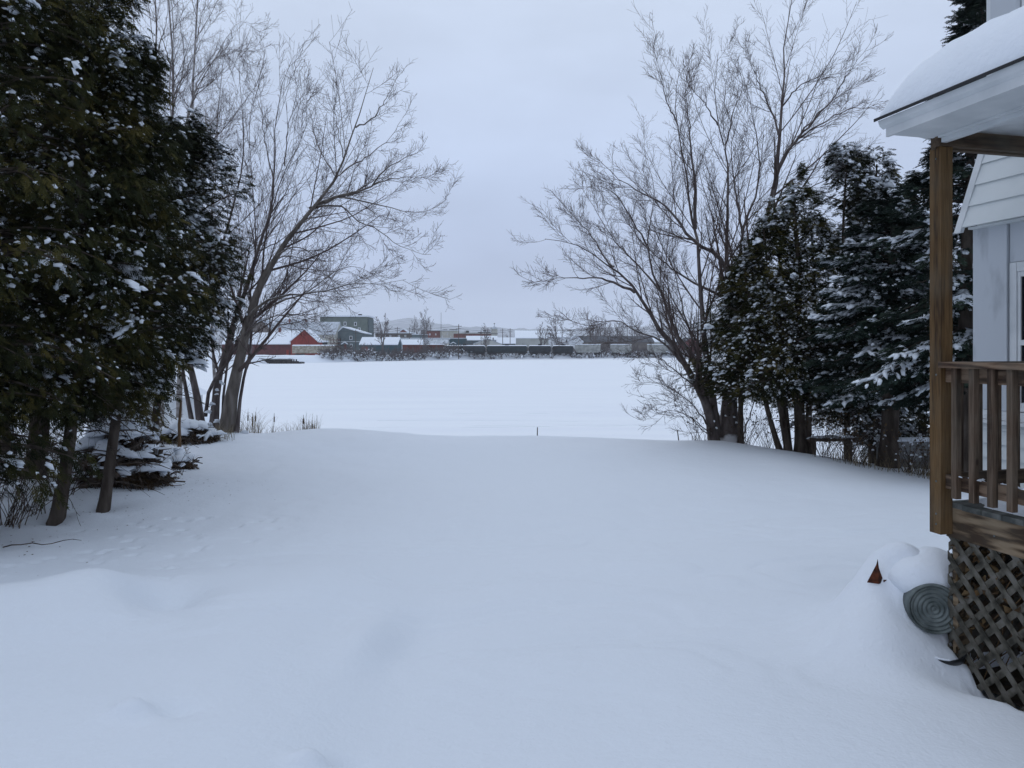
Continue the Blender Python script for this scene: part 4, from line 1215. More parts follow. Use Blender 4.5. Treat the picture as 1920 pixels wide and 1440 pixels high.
Y = 17.0
base = at(1355, 826, Y)
gT = None
bare_tree('willow_tree', tuple(base), [
    ([(1366, 842), (1368, 760), (1378, 680), (1398, 560), (1432, 425), (1447, 370), (1458, 323), (1462, 253), (1466, 194), (1472, 128), (1470, 78), (1482, 22), (1486, -10)], Y, Y + .6, .185, .008),
    ([(1446, 378), (1462, 311), (1486, 272), (1517, 233), (1552, 194), (1587, 171), (1618, 156)], Y + .4, Y - 1.0, .055, .004),
    ([(1470, 290), (1486, 268), (1525, 241), (1587, 206), (1625, 203), (1668, 200)], Y + .3, Y + 1.0, .035, .004),
    ([(1490, 268), (1532, 218), (1563, 183), (1591, 136), (1626, 89)], Y + .3, Y - .4, .03, .004),
    ([(1462, 257), (1447, 210), (1420, 148), (1396, 89)], Y + .5, Y + 1.2, .03, .004),
    ([(1466, 200), (1497, 163), (1524, 148), (1575, 136)], Y + .5, Y - .6, .022, .004),
    ([(1440, 395), (1470, 370), (1510, 355), (1560, 330), (1600, 290)], Y + .4, Y - 1.2, .028, .004),
    ([(1368, 700), (1363, 545), (1363, 467), (1363, 389), (1365, 331), (1355, 264), (1344, 218), (1342, 167), (1346, 98)], Y + .2, Y + 1.2, .085, .005),
    ([(1346, 235), (1322, 194), (1302, 171), (1303, 128)], Y + .8, Y + .4, .02, .003),
    ([(1358, 280), (1375, 210), (1392, 160), (1382, 110)], Y + .8, Y + 1.2, .022, .003),
    ([(1345, 830), (1330, 700), (1317, 600), (1311, 500), (1307, 440), (1293, 389), (1291, 331), (1280, 292), (1270, 233), (1266, 175), (1276, 121)], Y, Y - .5, .095, .005),
    ([(1303, 430), (1303, 350), (1295, 272), (1287, 194), (1280, 128)], Y - .2, Y - 1.0, .045, .004),
    ([(1270, 233), (1250, 190), (1236, 140), (1224, 98)], Y - .3, Y + .5, .018, .003),
    ([(1378, 640), (1388, 475), (1396, 420), (1412, 381), (1425, 330), (1418, 250), (1405, 190), (1390, 130)], Y + .2, Y + .8, .06, .005),
    ([(1392, 440), (1376, 330), (1372, 270), (1390, 200)], Y + .5, Y + 1.4, .03, .004),
    ([(1373, 520), (1342, 475), (1311, 459), (1287, 440), (1268, 408), (1233, 377), (1190, 354), (1159, 335), (1136, 311), (1116, 292)], Y + .1, Y - 1.2, .060, .005),
    ([(1342, 842), (1330, 781), (1311, 731), (1286, 688), (1264, 650), (1233, 613), (1199, 553), (1175, 520), (1151, 506), (1116, 478), (1081, 459), (1046, 451), (1022, 448)], Y, Y - 1.4, .120, .006),
    ([(1190, 548), (1150, 530), (1116, 521), (1058, 521), (1003, 529)], Y - .8, Y - 2.0, .036, .004),
    ([(1151, 500), (1136, 486), (1108, 440), (1077, 408), (1050, 373)], Y - 1.0, Y + .2, .03, .004),
    ([(1336, 800), (1322, 737), (1298, 669), (1264, 619), (1239, 547), (1221, 500), (1213, 460), (1221, 408), (1226, 350), (1210, 300)], Y, Y + .6, .075, .005),
    ([(1353, 556), (1310, 535), (1272, 513), (1229, 478), (1198, 447), (1182, 424), (1160, 390)], Y, Y + 1.6, .040, .004),
    ([(1239, 547), (1200, 500), (1160, 460), (1120, 400), (1090, 350), (1076, 340)], Y + .3, Y + 2, .030, .004),
    ([(1286, 688), (1240, 640), (1200, 625), (1150, 600), (1100, 610), (1040, 590)], Y - .3, Y - 2.0, .030, .004),
    ([(1311, 731), (1260, 690), (1215, 660), (1180, 680)], Y - .2, Y - 1.6, .022, .003),
    ([(1213, 460), (1190, 420), (1150, 360), (1105, 350), (1080, 380)], Y + .3, Y - 1, .022, .003),
    ([(1350, 790), (1325, 720), (1300, 640), (1275, 560), (1262, 480), (1258, 400)], Y + .2, Y + 1.2, .045, .004),
    ([(1330, 800), (1290, 750), (1240, 720), (1190, 715)], Y - .2, Y - 1.8, .020, .003),
    ([(1335, 815), (1290, 780), (1250, 770), (1205, 790)], Y - .2, Y - 1.5, .014, .003),
    ([(1340, 822), (1300, 790), (1270, 760), (1225, 745)], Y, Y - 1.0, .014, .003),
    ([(1390, 825), (1410, 770), (1425, 720), (1440, 680)], Y, Y - .6, .02, .004),
], 'big spreading bare tree on the bank right of middle, stems fanning left and up', None, 51,
    ((19, .29, 30, .48), (12, .34, 34, .32), (7, .33, 38, .25)), 'dbark', 'twig', .0033, buds=1500, wob=.028)

# ---------------------------------------------------------------- understorey, brush, reeds
def twiggy(mb, x, y, n, h, spread, r, rad=.004, z=None, up=.5, sides=3, kids=3):
    ang = r.uniform(0, 2 * pi, n)
    d = np.stack([np.cos(ang) * spread, np.sin(ang) * spread, np.ones(n)], 1) * r.uniform(.5, 1.1, (n, 1))
    k = 6
    u = np.linspace(0, 1, k)
    xx, yy = x + r.normal(0, .08, n), y + r.normal(0, .08, n)
    zz = ground(xx, yy) if z is None else np.full(n, z)
    o = np.stack([xx, yy, zz - .05], 1)
    P = o[:, None] + d[:, None] * h * u[None, :, None] ** np.array([1.0, 1.0, .85])
    P += np.cumsum(r.normal(0, .03 * h, P.shape), 1) * u[None, :, None]
    R_ = rad * (1 - .7 * u)[None] * r.uniform(.7, 1.4, (n, 1))
    mb.tubes(P, R_, sides, cap=False)
    if kids:
        C, CR = grow(P, R_, kids, .38, 38, up, r, k=4, u0=.25)
        mb.tubes(C, CR, 3, cap=False)
        return np.concatenate([P[:, -1], C[:, -1]])
    return P[:, -1]

r = np.random.RandomState(71)
gU = 'leafless shrubs under the right-hand evergreens'
for j, (px, py_, Yy, hh, nn, lab) in enumerate([
    (1400, 838, 16.2, 1.0, 26, 'leafless shrub at the right foot of the big bare tree'),
    (1440, 842, 15.9, .9, 26, 'leafless shrub left of the open cedar with its curved stems'),
    (1545, 855, 14.6, .95, 34, 'leafless shrub just right of the open cedar, dead leaves on it'),
    (1590, 858, 14.3, 1.05, 36, 'leafless shrub left of the thick spruce trunk, dead leaves on it'),
    (1618, 860, 14.0, .75, 26, 'low leafless shrub touching the thick spruce trunk'),
    (1700, 872, 13.3, .75, 34, 'leafless shrub in front of the concrete wall'),
    (1735, 880, 13.0, .8, 34, 'leafless shrub in front of the concrete wall next to the porch post'),
    (1310, 826, 16.6, .8, 16, 'thin shoots at the left foot of the big bare tree'),
    (1800, 885, 12.6, .8, 30, 'leafless shrub seen between the porch balusters')]):
    x0 = cx(px, Yy)
    root = empty('bare_shrub', (x0, Yy, gz(x0, Yy)), 0, lab, 'shrub', gU)
    mb = MB()
    z_ = 0.0
    tips = twiggy(mb, 0, 0, nn, hh, .62, r, .005, z=-.02)
    mb.build('branches', M['stick'], root)
    mb = MB()
    tips = tips[r.uniform(0, 1, len(tips)) < .5]
    t2 = np.concatenate([tips, tips + r.normal(0, .12, tips.shape)])
    instance(mb, LT, t2, r.normal(0, 1, t2.shape), r.normal(0, 1, t2.shape), r.uniform(.03, .065, len(t2)), r.uniform(0, .9, len(t2)))
    mb.build('leaves', M['leaf'], root, attr=True)
    mb = MB()
    t3 = tips[::3]
    lumps(mb, t3, r.normal(0, 1, t3.shape), np.full((len(t3), 3), .022) * r.uniform(.6, 1.5, (len(t3), 1)), 3, 1)
    mb.build('snow_clumps', M['clump'], root, smooth=True)

# low twigs below the left cedars
gV = 'thin leafless shrubs under the left cedars'
for j, (px, Yy, hh, nn, lab) in enumerate([
    (15, 8.3, .75, 24, 'thin leafless shrub at the left edge of the picture under the cedars'),
    (60, 8.9, .6, 22, 'thin leafless shrub just left of the nearest cedar trunk'),
    (112, 9.6, .7, 26, 'tangle of thin dead shrubs between the two pale cedar trunks'),
    (40, 10.2, .9, 34, 'dense thin shrub in front of the thick trunk at the left edge'),
    (85, 11.5, 1.0, 34, 'thin shrub farther back under the cedars, between the trunks'),
    (175, 10.0, .4, 8, 'few dead twigs between the nearest cedar and the brush pile'),
    (322, 11.6, .55, 7, 'few dead stems in the snow right of the brush pile'),
    (-20, 9.4, .9, 30, 'thin leafless shrub behind the others at the left edge')]):
    x0 = cx(px, Yy)
    mb = MB()
    twiggy(mb, 0, 0, nn, hh, .5, r, .006, z=-.02, kids=3)
    o = mb.build('bare_shrub', M['stick'])
    o.location = (x0, Yy, gz(x0, Yy))
    tag(o, lab, 'shrub', gV)

def brush_pile(px, Yy, wx, wy, h, n, seed, label):
    r = np.random.RandomState(seed)
    x0 = cx(px, Yy)
    root = empty('brush_pile', (x0, Yy, gz(x0, Yy)), 0, label, 'brush pile')
    mb = MB()
    k = 6
    a = r.uniform(0, 2 * pi, n); q = np.sqrt(r.uniform(0, 1, n))
    px_, py_ = wx * q * np.cos(a), wy * q * np.sin(a)
    zz = h * (1 - q ** 2.6) * r.uniform(.02, 1.0, n)
    d = np.stack([r.normal(0, 1, n), r.normal(0, .8, n), r.normal(-.15, .6, n)], 1)
    d = unit(d) * r.uniform(.12, .42, (n, 1))
    u = np.linspace(-.5, .5, k)
    P = np.stack([px_, py_, zz], 1)[:, None] + d[:, None] * u[None, :, None] * 1.4
    P[..., 2] -= .5 * (u[None] ** 2) * np.linalg.norm(d, axis=1)[:, None]
    P += r.normal(0, .015, P.shape)
    P[..., 2] = np.maximum(P[..., 2], -.05)
    mb.tubes(P, np.repeat(np.exp(r.normal(-5.0, .5, n))[:, None], k, 1), 4)
    C, CR = grow(P, np.full(P.shape[:2], .004), 2, .45, 45, -.1, r, k=4)
    mb.tubes(C, CR, 3, cap=False)
    mb.build('sticks', M['stick'], root)
    mb = MB()
    m_ = n * 2
    a = r.uniform(0, 2 * pi, m_); q = np.sqrt(r.uniform(0, 1, m_))
    p = np.stack([wx * q * np.cos(a), wy * q * np.sin(a), h * (1 - q ** 2) * r.uniform(0, 1, m_)], 1)
    instance(mb, TPL['cedar'][0], p, np.concatenate([r.normal(0, 1, (m_, 2)), r.uniform(-1, .2, (m_, 1))], 1), r.normal(0, 1, (m_, 3)), r.uniform(.08, .2, m_), r.uniform(0, .5, m_))
    mb.build('dead_foliage', M['leaf'], root, attr=True)
    mb = MB()
    m_ = int(n * .34)
    a = r.uniform(0, 2 * pi, m_); q = np.sqrt(r.uniform(0, .9, m_))
    p = np.stack([wx * q * np.cos(a), wy * q * np.sin(a) , h * (1 - q ** 2) * .92 + .04], 1)
    s = .045 * np.exp(r.normal(0, .5, m_))
    lumps(mb, p, np.stack([r.normal(0, 1, m_), r.normal(0, .6, m_), r.normal(0, .2, m_)], 1), np.stack([s * 1.9, s, s * .55], 1), seed, 2)
    lumps(mb, np.array([[-.18 * wx, -.10, h * .74], [-.45 * wx, -.16, h * .55], [.22 * wx, .0, h * .74], [-.05 * wx, -.3, h * .52]]), np.array([[1, .2, .15], [1, 0, .35], [1, .3, -.3], [1, -.1, -.2]]), np.array([[.50 * wx, .34, .20], [.36 * wx, .30, .16], [.34 * wx, .26, .14], [.3 * wx, .2, .12]]), seed, 3, rough=.14)
    mb.build('snow_clumps', M['clump'], root, smooth=True)
    return root
brush_pile(228, 10.5, .62, .5, 1.0, 620, 81, 'large pile of cut branches capped with snow under the left cedars')
brush_pile(352, 15.9, .62, .45, .42, 170, 82, 'low snow-covered brush pile between the wooden stake and the maples')
brush_pile(325, 12.6, .38, .3, .28, 70, 83, 'small heap of snowy branches between the two brush piles')
r = np.random.RandomState(75)
# fallen limb leaning at the near end of the pile and a log
mb = MB(); b0 = at(150, 935, 9.9)
mb.tube([(0, 0, -.02), (.28, .15, .20), (.5, .3, .42), (.62, .45, .60)], [.05, .042, .035, .02], 8)
o = mb.build('fallen_limb', M['cbark'], smooth=True); o.location = (b0.x, b0.y, gz(b0.x, b0.y)); tag(o, 'grey fallen limb leaning against the near side of the large brush pile', 'branch')
mb = MB(); x0, y0 = cx(5, 7.4), 7.4
mb.tube([(0, 0, .02), (.07, .03, .036), (.15, .045, .034), (.24, .09, .04), (.33, .10, .02), (.41, .12, .025), (.50, .17, .045), (.58, .20, .05), (.66, .21, .035)], [.007, .007, .006, .006, .005, .005, .004, .003, .002], 5)
mb.tube([(.24, .09, .04), (.27, .03, .07), (.33, -.02, .08)], [.004, .003, .002], 4)
o = mb.build('fallen_twig', M['stick']); o.location = (x0, y0, gz(x0 + .3, y0 + .1) + .01); tag(o, 'long crooked twig lying on the snow at the far left edge', 'twig')
# needles and bark litter on the snow under the cedars
n = 420
yy = r.uniform(6.4, 11.5, n); xx = -5.6 + .14 * (yy - 8) + np.abs(r.normal(0, .8, n)) * r.choice([-1, 1], n, p=[.45, .55])
mb = MB()
instance(mb, LT, np.stack([xx, yy, ground(xx, yy) + .004], 1), np.stack([r.normal(0, 1, n), r.normal(0, 1, n), np.zeros(n)], 1), np.stack([r.normal(0, .2, n), r.normal(0, .2, n), np.ones(n)], 1), r.uniform(.008, .03, n), r.uniform(0, .6, n))
tag(mb.build('needle_litter', M['leaf'], attr=True), 'bits of needles and bark scattered on the snow under the left cedars', 'litter', kind='stuff')
for px, yb_, yt_, lab in ((211, 845, 745, 'left one of the two thin dark saplings rising behind the large brush pile'), (222, 842, 740, 'right one of the two thin dark saplings rising behind the large brush pile'), (298, 905, 835, 'thin dark stalk at the right end of the large brush pile')):
    q_ = hit(px, yb_ + 20) if px < 250 else hit(px, yb_)
    hh_ = (yb_ - yt_) / F * q_.y * (1.6 if px < 250 else 1)
    mb = MB(); mb.tube([(0, 0, -.1), (.01, 0, hh_ * .3), (-.008, .01, hh_ * .6), (.012, 0, hh_)], [.026, .022, .020, .014] if px < 250 else [.007, .006, .006, .003], 6)
    if px > 250: mb.tube([(.01, 0, hh_ * .3), (.05, 0, hh_ * .5), (.06, .01, hh_ * .7)], [.004, .003, .002], 4)
    o = mb.build('sapling' if px < 250 else 'stalk', M['stick']); o.location = q_; tag(o, lab, 'sapling' if px < 250 else 'stalk')
# stake
sp_ = hit(336, 856)
x0, ys_ = sp_.x, sp_.y
mb = MB()
mb.tube([(0, 0, -.15), (.01, 0, .25), (.0, 0, .6), (.035, 0, 1.05)], [.045, .030, .028, .016], 7)
o = mb.build('wooden_stake', M['stake'], smooth=True); o.location = (x0, ys_, sp_.z); tag(o, 'brown wooden stake standing in the snow left of the maples', 'stake')
for px, Yy, h, tl, lab in ((1007, 18.0, EYE - (801 - HY) / F * 18.0, .01, 'short stick poking up from the snow edge in the middle'), (1274, 17.6, EYE - (806 - HY) / F * 17.6, -.05, 'short dark stick left of the big bare tree'),):
    x0 = cx(px, Yy)
    mb = MB(); h = h - gz(x0, Yy); mb.tube([(0, 0, -.2), (tl * .3, 0, h * .4), (tl, 0, h)], [.015, .014, .011], 6)
    o = mb.build('stick', M['stick']); o.location = (x0, Yy, gz(x0, Yy)); tag(o, lab, 'stick')

# cattails on the bank beside the maples; each its own
gC = 'cattails between the maples and the middle'
def stalk(h, lean, head, seed):
    r_ = np.random.RandomState(seed)
    mb = MB()
    k = 7; u = np.linspace(0, 1, k)
    P = np.stack([lean * u ** 1.6, .05 * np.sin(u * 4 + seed) * u, h * u], 1)
    mb.tubes(P[None], np.full((1, k), .0055), 4)
    for j in range(4):
        a_ = r_.uniform(0, 6.28); hh = h * r_.uniform(.35, .8)
        Q = np.stack([cos(a_) * .35 * u ** 2 * hh, sin(a_) * .35 * u ** 2 * hh, hh * (u - .25 * u ** 3)], 1)
        mb.tubes(Q[None], np.array([.006 * (1 - .8 * u)]), 3)
    return mb, P
cat = []
for j, (px, h, head) in enumerate([(452, 1.15, 1), (466, 1.5, 1), (470, 1.22, 1), (476, 1.46, 1), (478, 1.4, 1), (510, 1.42, 1), (573, 1.36, 1), (587, 1.15, 1)]):
    Yy = 19.4 + (j % 3) * .3
    x0 = cx(px, Yy)
    zt = EYE - ({452: 785, 466: 772, 470: 783, 476: 775, 478: 773, 510: 775, 573: 778, 587: 788}[px] - HY) / F * Yy
    z0 = gz(x0, Yy)
    lab = ['short cattail nearest the leaning maple', 'tallest cattail beside the leaning maple', 'bent cattail in the clump by the leaning maple', 'left one of the two cattails growing close together', 'right one of the two cattails growing close together', 'single cattail midway along the reeds', 'left cattail of the last pair before the open snow', 'right and shortest cattail of the last pair before the open snow'][j]
    mb, P = stalk(zt - z0, .05 * ((j % 3) - 1), 1, j)
    root = empty('cattail', (x0, Yy, z0), 0, lab, 'cattail', gC)
    mb.build('stalk', M['cattail'] if j == 2 else M['reed'], root, attr=True)
    mb = MB(); t = P[-1]
    mb.tube([t + (0, 0, -.24), t + (0, 0, -.23), t + (.003, 0, -.10), t + (.004, 0, -.08), t + (.005, 0, .01)], [.004, .016, .016, .004, .002], 7)
    mb.build('seed_head', M['cattail'], root, smooth=True)
# reeds and weeds nobody could count
mb = MB()
for (pa, pb, Ya, n, hm) in ((440, 600, 18.9, 560, .50), (448, 490, 18.6, 220, .95), (500, 520, 19.0, 60, .7), (565, 592, 18.9, 110, .6), (345, 440, 16.6, 260, .38), (300, 350, 14.6, 60, .3), (1290, 1330, 17.6, 60, .3), (1380, 1745, 15.0, 420, .42), (1110, 1135, 18.3, 16, .25), (1560, 1750, 13.6, 260, .4), (1790, 1900, 13.0, 100, .5)):
    px = r.uniform(pa, pb, n)
    yy = Ya + r.uniform(-.7, .7, n)
    if pa == 1380: yy = np.interp(px, [1380, 1500, 1745], [17.0, 15.8, 14.0]) + r.uniform(-.5, .9, n)
    if pa == 1560: yy = np.interp(px, [1560, 1750], [14.3, 12.6]) + r.uniform(-.3, .6, n)
    xx = (px - HX) / F * yy
    zz = ground(xx, yy)
    h = hm * r.uniform(.25, 1.0, n)
    k = 5; u = np.linspace(0, 1, k)
    a_ = r.uniform(0, 6.28, n); ln = r.uniform(.0, .6, n) * h
    P = np.stack([xx[:, None] + np.cos(a_)[:, None] * ln[:, None] * u ** 2, yy[:, None] + np.sin(a_)[:, None] * ln[:, None] * u ** 2, zz[:, None] - .03 + h[:, None] * (u - .15 * u ** 3)], -1)
    mb.tubes(P, .0042 * (1 - .75 * u)[None] * r.uniform(.7, 1.3, (n, 1)), 3, a=r.uniform(0, 1, n), cap=False)
tag(mb.build('dry_reeds', M['reed'], attr=True), 'dry grass and reeds standing out of the snow along the bank', 'grass', kind='stuff')

# retaining wall, plank bench, neighbour's shed
mb = MB()
xa, xb, Yw = cx(1655, 14.6), cx(1990, 14.6), 14.6
mb.box(0, xb - xa, 0, .25, -1.4, 0)
o = mb.build('block', M['concrete']); wl = empty('concrete_wall', (xa, Yw, EYE - (828 - HY) / F * Yw), 0, 'low grey concrete wall behind the thick spruce trunk', 'wall'); o.parent = wl
mb = MB(); mb.box(-.04, xb - xa + .04, -.03, .28, .002, .05); mb.build('snow_cap', M['clump'], wl)
mb = MB(); Yb = 15.2; xa, xb = cx(1520, Yb), cx(1612, Yb); zb_ = EYE - (828 - HY) / F * Yb
pl = empty('plank_bench', (xa, Yb, zb_), 0, 'old dark plank laid on posts between the open cedar and the spruce', 'bench')
MB().box(0, xb - xa, 0, .22, 0, .07).build('plank', M['cbark'], pl)
MB().box(.06, .13, .04, .18, -1.2, -.002).build('leg', M['cbark'], pl); MB().box(xb - xa - .2, xb - xa - .13, .04, .18, -1.2, -.002).build('leg', M['cbark'], pl)
mb = MB(); lumps(mb, np.array([[.5, .1, .075], [.2, .1, .075], [.8, .1, .075]]), np.array([[1, 0, 0.0]] * 3), np.array([[.22, .12, .05], [.2, .1, .04], [.16, .1, .05]]), 1, 2); mb.build('snow_cap', M['clump'], pl, smooth=True)
Ys = 21.5
xa, xb = cx(120, Ys), cx(299, Ys)
shed = empty('neighbour_shed', (xb, Ys, gz(xb, Ys) - .1), 0, 'white clapboard shed seen under the left cedars, with a picket railing', 'shed')
mb = MB(); mb.box(-(xb - xa), 0, .02, 3.0, -.3, 2.15)
for j in range(19): mb.box(-(xb - xa), -.1, -.004 + .002 * (j % 2), .019, -.2 + .12 * j, -.2 + .12 * j + .108)
mb.box(-.098, .01, -.015, .019, -.3, 2.15)
mb.build('wall', M['white'], shed)
mb = MB(); mb.prism([(-(xb - xa) - .2, 2.1), (.25, 2.1), (-(xb - xa) / 2, 2.95)], 'y', -.15, 3.1); mb.build('roof', M['farsnow'], shed)
MB().box(-.62, -.30, -.02, .018, .25, .95).build('door', M['cbark'], shed)
mb = MB()
for j in range(10): mb.box(-1.05 + j * .1, -1.01 + j * .1, -.42, -.38, .1, .72)
mb.box(-1.08, -.08, -.43, -.37, .722, .77); mb.box(-1.08, -.08, -.42, -.38, .05, .098)
mb.build('picket_railing', M['white'], shed)
# ---------------------------------------------------------------- the town across the river
def fmat(name, c1, c2, sc=.6, stretch=(1, 1, 1), lo=.35, hi=.65): return noisy(name, c1, c2, sc, stretch, .85, .15, lo=lo, hi=hi)
M['red'] = fmat('red_boards', (.20, .028, .022), (.28, .042, .032), 1.0, (1, 1, .2))
M['maroon'] = fmat('maroon_boards', (.075, .022, .024), (.12, .032, .034), 1.0)
M['green'] = fmat('grey_green_siding', (.115, .14, .125), (.15, .175, .155), .6)
M['bgreen'] = fmat('blue_green_siding', (.085, .115, .125), (.12, .15, .155), .6)
M['teal'] = fmat('teal_siding', (.028, .062, .075), (.045, .085, .10), .6)
M['cream'] = fmat('cream_siding', (.42, .42, .38), (.54, .53, .47), .8)
M['beige'] = fmat('beige_siding', (.40, .41, .39), (.48, .49, .46), .3)
M['brick'] = fmat('far_brick', (.14, .05, .045), (.22, .09, .075), 1.2)
M['brown'] = fmat('brown_siding', (.10, .085, .075), (.17, .145, .13), .7)
M['fwhite'] = fmat('far_white_siding', (.55, .57, .60), (.66, .68, .70), .8)
M['metalroof'] = fmat('snow_dusted_metal_roof', (.36, .40, .44), (.56, .60, .66), .5, (3, 1, 1))
M['oldcar'] = fmat('weathered_boxcar_paint', (.24, .21, .16), (.46, .43, .36), .9, (1, 1, 1.6), .38, .62)
M['redcar'] = fmat('rusty_red_boxcar_paint', (.07, .024, .020), (.17, .045, .034), .9, (1, 1, .5), .35, .65)
M['tank'] = fmat('black_tank_paint', (.010, .013, .018), (.028, .036, .042), .8)
M['tankg'] = fmat('green_tank_paint', (.011, .018, .022), (.024, .036, .042), .8)
M['hopper'] = fmat('grey_hopper_paint', (.20, .21, .205), (.36, .37, .355), .8)
M['dark'] = mat('dark_steel', (.018, .018, .020), .7, .2)
M['fpane'] = mat('far_window_pane', (.015, .018, .024), .15, .5)
M['pole'] = mat('utility_pole_wood', (.075, .062, .055), .9, .1)
M['dock'] = noisy('old_dock_timber', (.012, .011, .012), (.06, .052, .048), 1.5)
M['farbush'] = mat('far_bush_twigs', (.125, .108, .108), .95, .05)
M['roofd'] = fmat('dark_shingle_roof', (.05, .052, .06), (.10, .105, .12), .8)

class Far:
    """a building whose near face stands at depth Y; pixel measures are turned into metres there"""
    def __init__(s, name, px, py, Y, label, cat='building', group=None, rz=0.0):
        s.Y = Y; s.k = Y / F
        b = at(px, py, Y)
        s.px, s.py = px, py
        s.root = empty(name, tuple(b), rz, label, cat, group)
    def X(s, px): return (px - s.px) * s.k
    def Z(s, py): return (s.py - py) * s.k
    def box(s, part, x0, x1, y0, y1, d0, d1, m, parent=None):
        return MB().box(s.X(x0), s.X(x1), d0, d1, s.Z(y1), s.Z(y0)).build(part, M[m], parent or s.root)
    def window(s, x, y, w_=5, h=7, d=0.0, frame='fwhite'):
        f = MB().box(s.X(x - w_ / 2), s.X(x + w_ / 2), d - .09, d - .003, s.Z(y + h / 2), s.Z(y - h / 2)).build('window', M[frame], s.root)
        MB().box(s.X(x - w_ / 2 + 1.1), s.X(x + w_ / 2 - 1.1), d - .12, d - .092, s.Z(y + h / 2 - 1.1), s.Z(y - h / 2 + 1.1)).build('pane', M['fpane'], f)
    def gable_front(s, x0, x1, ye, yp, d0, d1, wall, roof='farsnow', xp=None, yb=None, t=.5, over=.4, part='wall'):
        """wall with a gable facing the river; ridge runs away"""
        xp = (x0 + x1) / 2 if xp is None else xp
        yb = s.py if yb is None else yb
        a, b_, c = s.X(x0), s.X(x1), s.X(xp)
        MB().prism([(a, s.Z(yb) - 1.5), (b_, s.Z(yb) - 1.5), (b_, s.Z(ye)), (c, s.Z(yp)), (a, s.Z(ye))], 'y', d0, d1).build(part, M[wall], s.root)
        sl = (s.Z(yp) - s.Z(ye)) / (c - a)
        sr = (s.Z(yp) - s.Z(ye)) / (b_ - c)
        e = .02
        MB().chevron([(a - over, s.Z(ye) - over * sl + e), (c, s.Z(yp) + e), (b_ + over, s.Z(ye) - over * sr + e), (b_ + over, s.Z(ye) - over * sr + t), (c, s.Z(yp) + t + .05), (a - over, s.Z(ye) - over * sl + t)], 'y', d0 - .35, d1 + .3).build('roof', M[roof], s.root)
    def gable_side(s, x0, x1, ye, yr, depth, wall, roof='farsnow', yb=None, t=.3, over=.4, part='wall', d0=0.0):
        """long wall facing the river; ridge parallel to it half way back"""
        yb = s.py if yb is None else yb
        a, b_ = s.X(x0), s.X(x1)
        zr = EYE - (yr - HY) / F * (s.Y + depth / 2) - s.root.location.z if yr < HY else s.Z(yr)
        MB().prism([(d0, s.Z(yb) - 1.5), (d0 + depth, s.Z(yb) - 1.5), (d0 + depth, s.Z(ye)), (d0 + depth / 2, zr), (d0, s.Z(ye))], 'x', a, b_).build(part, M[wall], s.root)
        sl = (zr - s.Z(ye)) / (depth / 2)
        MB().chevron([(d0 - over, s.Z(ye) - over * sl + .02), (d0 + depth / 2, zr + .02), (d0 + depth + over, s.Z(ye) - over * sl + .02), (d0 + depth + over, s.Z(ye) - over * sl + t), (d0 + depth / 2, zr + t + .03), (d0 - over, s.Z(ye) - over * sl + t)], 'x', a - .3, b_ + .3).build('roof', M[roof], s.root)

# red station building with its long wing
b = Far('red_warehouse', 571, 667, 262, 'red building with a steep gable and a long low maroon wing behind the dock', 'building')
b.gable_front(545, 595, 640, 618, 0, 7, 'red', 'farsnow', xp=571)
b.gable_side(415, 544.4, 645, 625, 20, 'maroon', 'farsnow', part='wing', d0=.6)
b.box('door', 536, 541, 656, 667, .45, .59, 'red')
# weathered cream boxcar
def boxcar(px0, px1, ytop, ybot, Y, body, label, doorm, graffiti=None, snow=True, group='railway wagons on the siding'):
    f = Far('boxcar', (px0 + px1) / 2, ybot, Y, label, 'boxcar', group)
    L_ = f.X(px1) - f.X(px0)
    mb = MB(); z0, z1 = 1.0, f.Z(ytop)
    mb.box(-L_ / 2, L_ / 2, 0, 3.0, z0, z1)
    n = 26
    for j in range(n + 1):
        x = -L_ / 2 + L_ * j / n
        if abs(x) > 1.6: mb.box(x - .05, x + .05, -.07, -.002, z0 + .05, z1 - .05)
    mb.box(-L_ / 2, L_ / 2, -.09, -.072, z1 - .16, z1 - .03); mb.box(-L_ / 2, L_ / 2, -.09, -.072, z0, z0 + .2)
    mb.build('body', M[body], f.root)
    mb = MB(); mb.box(-1.5, 1.5, -.14, -.004, z0 + .22, z1 - .18)
    for j in range(6): mb.box(-1.45, 1.45, -.17, -.142, z0 + .4 + j * (z1 - z0 - .8) / 5, z0 + .48 + j * (z1 - z0 - .8) / 5)
    mb.build('door', M[doorm], f.root)
    if snow: MB().prism([(-.15, z1 + .003), (3.15, z1 + .003), (3.0, z1 + .22), (1.5, z1 + .4), (0, z1 + .22)], 'x', -L_ / 2 - .05, L_ / 2 + .05).build('snow_cap', M['farsnow'], f.root)
    for s in (-1, 1):
        mb = MB()
        for a in (-.9, .9):
            for yy in (.35, 2.5):
                th = np.arange(14) * 2 * pi / 14
                mb.prism([(s * (L_ / 2 - 2.2) + a + .45 * cos(t_), .47 + .45 * sin(t_)) for t_ in th], 'y', yy, yy + .14)
        mb.box(s * (L_ / 2 - 2.2) - .98, s * (L_ / 2 - 2.2) + .98, .14, 2.66, .40, .55)
        mb.box(s * (L_ / 2 - 2.2) - 1.5, s * (L_ / 2 - 2.2) + 1.5, .15, .33, .35, .75)
        mb.build('bogie', M['dark'], f.root)
    return f
f = boxcar(548, 625, 648.5, 668, 255, 'oldcar', 'weathered cream boxcar in front of the red building', 'oldcar')
f2 = boxcar(755, 832, 646.5, 668, 262, 'redcar', 'rusty dark red boxcar with snow on its roof', 'redcar')
